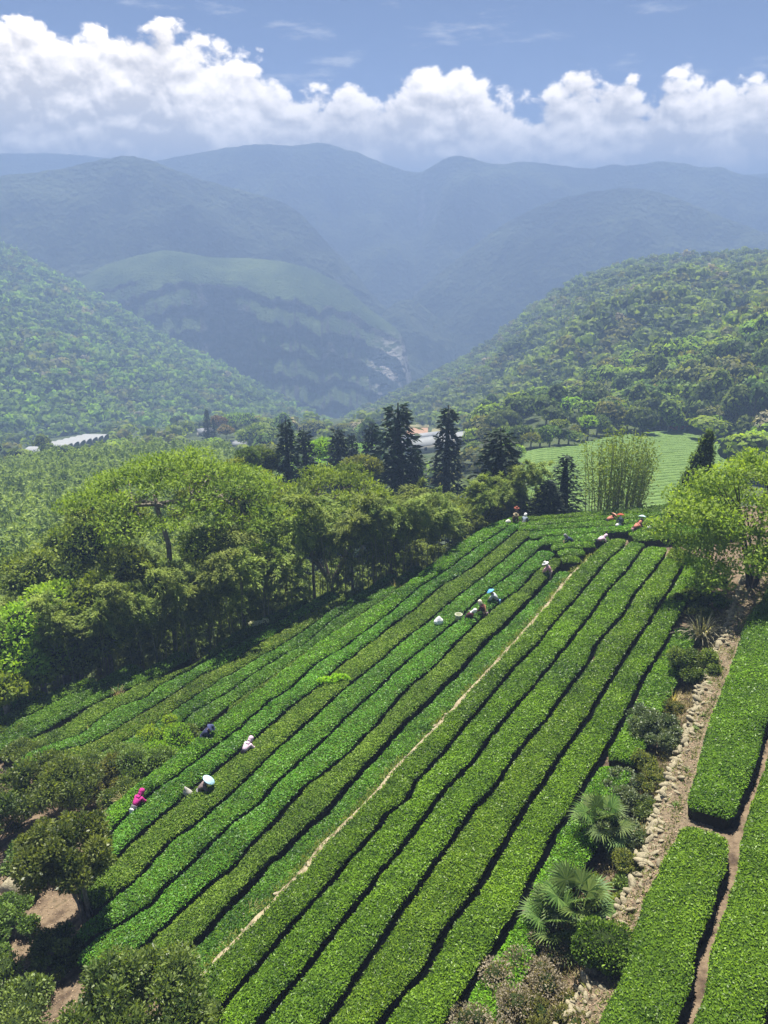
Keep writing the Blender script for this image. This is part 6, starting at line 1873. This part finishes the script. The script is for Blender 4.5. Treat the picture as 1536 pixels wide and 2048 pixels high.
# ------------------------------------------------------------------ tea pickers
skin_m = plain('skin', (0.42, 0.25, 0.17), 0.6)
_cl = {}
def cloth(c, name='cloth'):
    k = tuple(round(x, 3) for x in c)
    if k not in _cl:
        _cl[k] = noise_mat('%s_%d' % (name, len(_cl)), [tuple(x * 0.8 for x in c), tuple(min(1, x * 1.15) for x in c)], scale=9, rough=0.9, spec=0.1, bump=0.4, bscale=14, dist=0.03)
    return _cl[k]
def skin_mesh(name, V, E, rad, mat, parent, sub=1, root=0):
    me = bpy.data.meshes.new(name)
    me.from_pydata([tuple(v) for v in V], E, [])
    me.materials.append(mat)
    o = obj(name, me, parent)
    m = o.modifiers.new('skin', 'SKIN'); m.use_smooth_shade = True
    if not me.skin_vertices:
        return o
    lay = me.skin_vertices[0].data
    for i, r_ in enumerate(rad):
        lay[i].radius = (r_, r_) if np.isscalar(r_) else r_
        lay[i].use_root = (i == root)
    s_ = o.modifiers.new('sub', 'SUBSURF'); s_.levels = sub; s_.render_levels = sub
    return o
def lathe(prof, n=16):
    a = np.arange(n) * 2 * np.pi / n
    V = np.concatenate([np.stack([r_ * np.cos(a), r_ * np.sin(a), 0 * a + z], 1) for r_, z in prof])
    Fq = []
    for k in range(len(prof) - 1):
        for j in range(n):
            Fq.append((k * n + j, k * n + (j + 1) % n, (k + 1) * n + (j + 1) % n, (k + 1) * n + j))
    return V, Fq
def person(pos, rz, label, shirt, trousers, hat=None, hatform='brim', bend=55, drop=0.0, apron=None, scarf=None, height=1.55, reach=0.42, sash=None):
    """bending tea picker; +Y is the way she faces"""
    k = height / 1.55
    root = obj('person', None, loc=pos, rot=(0, 0, rz), scale=k)
    tag(root, label, 'person', 'tea pickers')
    b = R(bend); hip = np.array([0, 0, 0.80 - drop]); up = np.array([0, math.sin(b), math.cos(b)])
    fw = np.array([0, math.cos(b), -math.sin(b)])
    mid = hip + up * 0.24 + fw * -0.03; chest = hip + up * 0.40 + fw * -0.02; nb = hip + up * 0.50
    b2 = b * 0.75; up2 = np.array([0, math.sin(b2), math.cos(b2)])
    neck = nb + up2 * 0.07; head = nb + up2 * 0.20; crown_ = nb + up2 * 0.29
    nose = head + np.array([0, math.cos(b2), -math.sin(b2)]) * 0.105 - up2 * 0.01
    V = [hip, mid, chest, neck, head, crown_, nose]; E = [(0, 1), (1, 2), (2, 3), (3, 4), (4, 5), (4, 6)]
    rad = [0.13, 0.115, 0.13, 0.055, (0.085, 0.095), 0.055, 0.02]
    arms = {}; legs = {}
    for s in (-1, 1):
        sh = chest + up * 0.05 + np.array([s * 0.17, 0, 0]); hand = np.array([s * 0.14, nb[1] + reach * 0.55, max(0.72, nb[2] - 0.42)])
        el = (sh + hand) / 2 + np.array([s * 0.10, -0.05, -0.05]); wr = hand * 0.86 + el * 0.14
        i = len(V); V += [sh, el, wr, hand]; E += [(2, i), (i, i + 1), (i + 1, i + 2), (i + 2, i + 3)]; rad += [0.06, 0.045, 0.03, (0.04, 0.018)]
        d = unit(hand - wr)
        for f in range(4):
            o_ = np.array([(f - 1.5) * 0.022, 0, 0]); L = [0.065, 0.075, 0.07, 0.055][f]
            j = len(V); V += [hand + o_ + d * 0.035, hand + o_ + d * (0.035 + L * 0.6), hand + o_ + d * (0.03 + L) + np.array([0, -0.02, -0.012])]; E += [(i + 3, j), (j, j + 1), (j + 1, j + 2)]; rad += [0.010, 0.009, 0.007]
        j = len(V); V += [hand + np.array([-s * 0.045, 0.01, 0.0]), hand + np.array([-s * 0.06, 0.045, -0.015])]; E += [(i + 3, j), (j, j + 1)]; rad += [0.011, 0.008]
        arms[s] = (sh, el, wr)
        hj = hip + np.array([s * 0.09, 0, -0.04]); kn = np.array([s * 0.11, 0.05 + drop * 0.4, 0.42 - drop * 0.45]); an = np.array([s * 0.11, -0.02, 0.09]); toe = np.array([s * 0.12, 0.14, 0.04])
        i = len(V); V += [hj, kn, an, toe]; E += [(0, i), (i, i + 1), (i + 1, i + 2), (i + 2, i + 3)]; rad += [0.085, 0.06, 0.045, (0.045, 0.03)]
        legs[s] = (hj, kn, an)
    skin_mesh('body', V, E, rad, skin_m, root)
    # shirt over torso and arms
    V = [hip + up * 0.02, mid, chest, nb]; E = [(0, 1), (1, 2), (2, 3)]; rad = [(0.185, 0.15), (0.18, 0.145), (0.185, 0.15), 0.085]
    for s in (-1, 1):
        sh, el, wr = arms[s]; i = len(V); V += [sh, el, wr]; E += [(2, i), (i, i + 1), (i + 1, i + 2)]; rad += [0.095, 0.075, 0.06]
    skin_mesh('shirt', V, E, rad, cloth(shirt), root)
    V = [hip + up * 0.05, hip]; E = [(0, 1)]; rad = [(0.165, 0.14), (0.175, 0.15)]
    for s in (-1, 1):
        hj, kn, an = legs[s]; i = len(V); V += [hj, kn, an + np.array([0, 0, 0.02])]; E += [(1, i), (i, i + 1), (i + 1, i + 2)]; rad += [0.115, 0.09, 0.075]
    skin_mesh('trousers', V, E, rad, cloth(trousers), root)
    if hat is not None:
        if hatform == 'brim': prof = [(0.0, 0.15), (0.07, 0.145), (0.105, 0.11), (0.115, 0.03), (0.24, -0.01), (0.25, -0.02), (0.12, 0.015)]
        elif hatform == 'cone': prof = [(0.0, 0.17), (0.04, 0.15), (0.15, 0.075), (0.27, 0.0), (0.275, -0.012), (0.14, 0.05)]
        elif hatform == 'wide': prof = [(0.0, 0.15), (0.08, 0.14), (0.2, 0.085), (0.31, 0.015), (0.32, 0.0), (0.15, 0.06)]
        else: prof = [(0.0, 0.15), (0.08, 0.135), (0.125, 0.08), (0.14, 0.0), (0.13, -0.08), (0.15, -0.14), (0.12, -0.13)]
        Vh, Fh = lathe(prof)
        m = MB(); m.add(Vh, Fh)
        h = obj('hat', m.mesh('hat', cloth(hat), True), root, loc=tuple(head + up2 * 0.055), rot=(-b2 * 0.9, 0, 0))
    if scarf is not None:
        V = [head + up2 * 0.06 - np.array([0, 0.05, 0]), head - np.array([0, 0.09 * math.cos(b2), -0.02]), nb - fw * 0.08, chest - fw * 0.13]
        skin_mesh('headscarf', V, [(0, 1), (1, 2), (2, 3)], [0.075, 0.095, (0.15, 0.05), (0.13, 0.03)], cloth(scarf), root)
    if apron is not None:
        V = [hip + np.array([0, -0.15, 0.05]), hip + np.array([0, -0.20, -0.2]), hip + np.array([0, -0.17, -0.52])]
        skin_mesh('apron', V, [(0, 1), (1, 2)], [(0.14, 0.05), (0.17, 0.06), (0.15, 0.05)], cloth(apron), root)
    if sash is not None:
        V = [chest - fw * 0.14 + np.array([0.12, 0, 0.05]), mid - fw * 0.15, hip - fw * 0.13 + np.array([-0.12, 0, 0])]
        skin_mesh('sash', V, [(0, 1), (1, 2)], [0.045, 0.05, 0.045], cloth(sash), root)
    return root
def stand(u, v, off):
    p = un(u, v, off); p[2] = p[2] - HT
    return p
NAVY, BLK, PINK, PPINK, CORAL = (0.03, 0.035, 0.075), (0.02, 0.02, 0.025), (0.55, 0.28, 0.36), (0.62, 0.45, 0.55), (0.48, 0.19, 0.14)
MAG, WHT, GRY, BRN, MAR = (0.42, 0.035, 0.20), (0.66, 0.67, 0.66), (0.22, 0.22, 0.23), (0.11, 0.065, 0.045), (0.07, 0.025, 0.03)
LBL, CRM, KHK = (0.42, 0.66, 0.78), (0.70, 0.62, 0.48), (0.25, 0.21, 0.13)
ra = lambda d: -R(d)          # facing azimuth (clockwise from +Y) -> rotation
person(stand(268, 1614, off_B), ra(25), 'picker in a magenta top and white apron bending at the lowest row end', MAG, GRY, MAG, 'hood', 58, apron=WHT, scarf=MAG)
person(stand(396, 1582, off_B), ra(75), 'picker under a wide pale-blue hat with a sack behind her', (0.17, 0.13, 0.13), GRY, LBL, 'wide', 50, scarf=(0.30, 0.22, 0.20))
person(stand(487, 1504, off_B), ra(30), 'picker in pale pink hood and jacket on the second row', PPINK, BLK, PPINK, 'hood', 62, scarf=PPINK)
person(stand(403, 1472, off_B), ra(80), 'picker in navy clothes and navy brimmed hat at the terrace edge', NAVY, NAVY, (0.05, 0.06, 0.13), 'brim', 52)
person(stand(995, 1199, off_B), ra(-70), 'picker in a sky-blue hat and whitish jacket, uppermost of the three mid-field pickers', (0.45, 0.47, 0.50), NAVY, (0.14, 0.42, 0.72), 'cone', 48, apron=(0.25, 0.42, 0.62))
person(stand(970, 1224, off_B), ra(-60), 'picker in a cream hat and brown clothes with an orange sash', MAR, BRN, CRM, 'hood', 34, sash=(0.50, 0.27, 0.13), apron=(0.25, 0.18, 0.2))
person(stand(932, 1234, off_B), ra(95), 'picker in a white hood and dark maroon clothes beside her basket', MAR, BLK, WHT, 'hood', 52, scarf=WHT)
person(stand(1102, 1143, off_B), ra(-75), 'picker in a white hat and pale pink top near the bank', PINK, (0.4, 0.28, 0.3), WHT, 'brim', 40, scarf=(0.66, 0.55, 0.55))
person(stand(1146, 1082, -0.3), ra(-85), 'picker in dark navy bending left among the cross rows', NAVY, BLK, GRY, 'hood', 60)
person(stand(1196, 1081, -0.3), ra(70), 'picker with a large pale pink hood and dark trousers bending right', PPINK, BLK, PPINK, 'hood', 72, scarf=PPINK)
person(stand(1214, 1040, -0.3), ra(70), 'picker in a coral shawl bending right on the far rows', CORAL, BLK, (0.52, 0.27, 0.2), 'wide', 70, scarf=CORAL)
person(stand(1241, 1049, -0.3), ra(5), 'picker with a reddish-brown hat seen from behind, grey back', (0.14, 0.14, 0.19), NAVY, (0.30, 0.07, 0.045), 'wide', 28, scarf=WHT)
person(stand(1268, 1056, -0.3), ra(60), 'picker in a coral jacket with pink apron, left of the round-hatted one', CORAL, MAR, CORAL, 'hood', 66, scarf=CORAL, apron=PINK)
person(stand(1282, 1052, -0.3), ra(20), 'picker with a round pale-blue hat and black clothes', BLK, BLK, (0.55, 0.75, 0.80), 'wide', 42)
person(stand(1309, 1057, -0.3), ra(80), 'picker in black at the right end of the far rows', BLK, BLK, BLK, 'brim', 62)
person(stand(1028, 1042, -0.3), ra(160), 'picker in a khaki hat and brown coat at the far left corner', BRN, BLK, KHK, 'brim', 22)
person(stand(1031, 1031, -0.3), ra(150), 'picker with a reddish hat standing behind the khaki-hatted one', MAR, BLK, (0.25, 0.08, 0.05), 'brim', 8)
person(stand(1048, 1044, -0.3), ra(20), 'picker in a grey jacket and white hood at the far left rows', (0.20, 0.24, 0.28), GRY, WHT, 'hood', 56)
# sacks and baskets
def sack(pos, h, w, c, label, lean=0.2, name='sack'):
    V, Fc = ICO2
    V = V.copy()
    k = (V[:, 2] + 1) / 2
    V = V * np.stack([w * (1 - 0.8 * k ** 1.2), w * 0.85 * (1 - 0.8 * k ** 1.2), 0 * k + h / 2], 1)
    V[:, 2] = np.maximum(V[:, 2], -h * 0.42) + h * 0.42
    V *= 1 + 0.10 * fbm(V * 6 + h, 3, 140)[:, None]
    V[:, 0] += lean * V[:, 2] * 0.3
    b = MB(); b.add(V, Fc); o = obj(name, b.mesh(name, cloth(c, 'sack'), True), loc=pos)
    tag(o, label, 'sack', 'sacks of picked leaves'); return o
p = un(877, 1246, off_B); p[2] -= 0.05
sack(p, 0.62, 0.42, (0.80, 0.80, 0.82), 'white tied sack standing on a tea hedge')
p = un(378, 1582, off_B); p[2] -= 0.25
sack(p, 0.55, 0.30, (0.42, 0.40, 0.36), 'greyish sack trailing behind the picker in the pale-blue hat', -1.2)
p = un(1237, 1050, -0.3); p[2] -= 0.1
sack(p, 0.35, 0.34, (0.62, 0.62, 0.62), 'pale sack at the feet of the red-brown-hatted picker')
p = un(1300, 1055, -0.3); p[2] -= 0.05
sack(p, 0.30, 0.32, (0.66, 0.66, 0.62), 'pale sack left of the picker in black')
p = un(1016, 1044, -0.3); p[2] -= 0.05
sack(p, 0.35, 0.32, (0.62, 0.60, 0.55), 'pale sack beside the khaki-hatted picker')
def basket(pos, label):
    root = obj('basket', None, loc=pos); tag(root, label, 'basket')
    V, Fh = lathe([(0.0, 0.0), (0.17, 0.0), (0.20, 0.2), (0.24, 0.42), (0.225, 0.42), (0.19, 0.2), (0.0, 0.1)], 14)
    b = MB(); b.add(V, Fh); obj('basket_body', b.mesh('basket_body', cloth((0.40, 0.42, 0.28), 'basket'), True), root)
    V, Fq = tube([(0.24 * math.cos(t), 0.24 * math.sin(t), 0.42) for t in np.linspace(0, 6.283, 17)], [0.022] * 17, 5)
    b = MB(); b.add(V, Fq); obj('rim', b.mesh('rim', cloth((0.55, 0.56, 0.44), 'rim'), True), root)
p = un(917, 1236, off_B); p[2] -= 0.15
basket(p, 'pale woven basket behind the picker in the white hood')
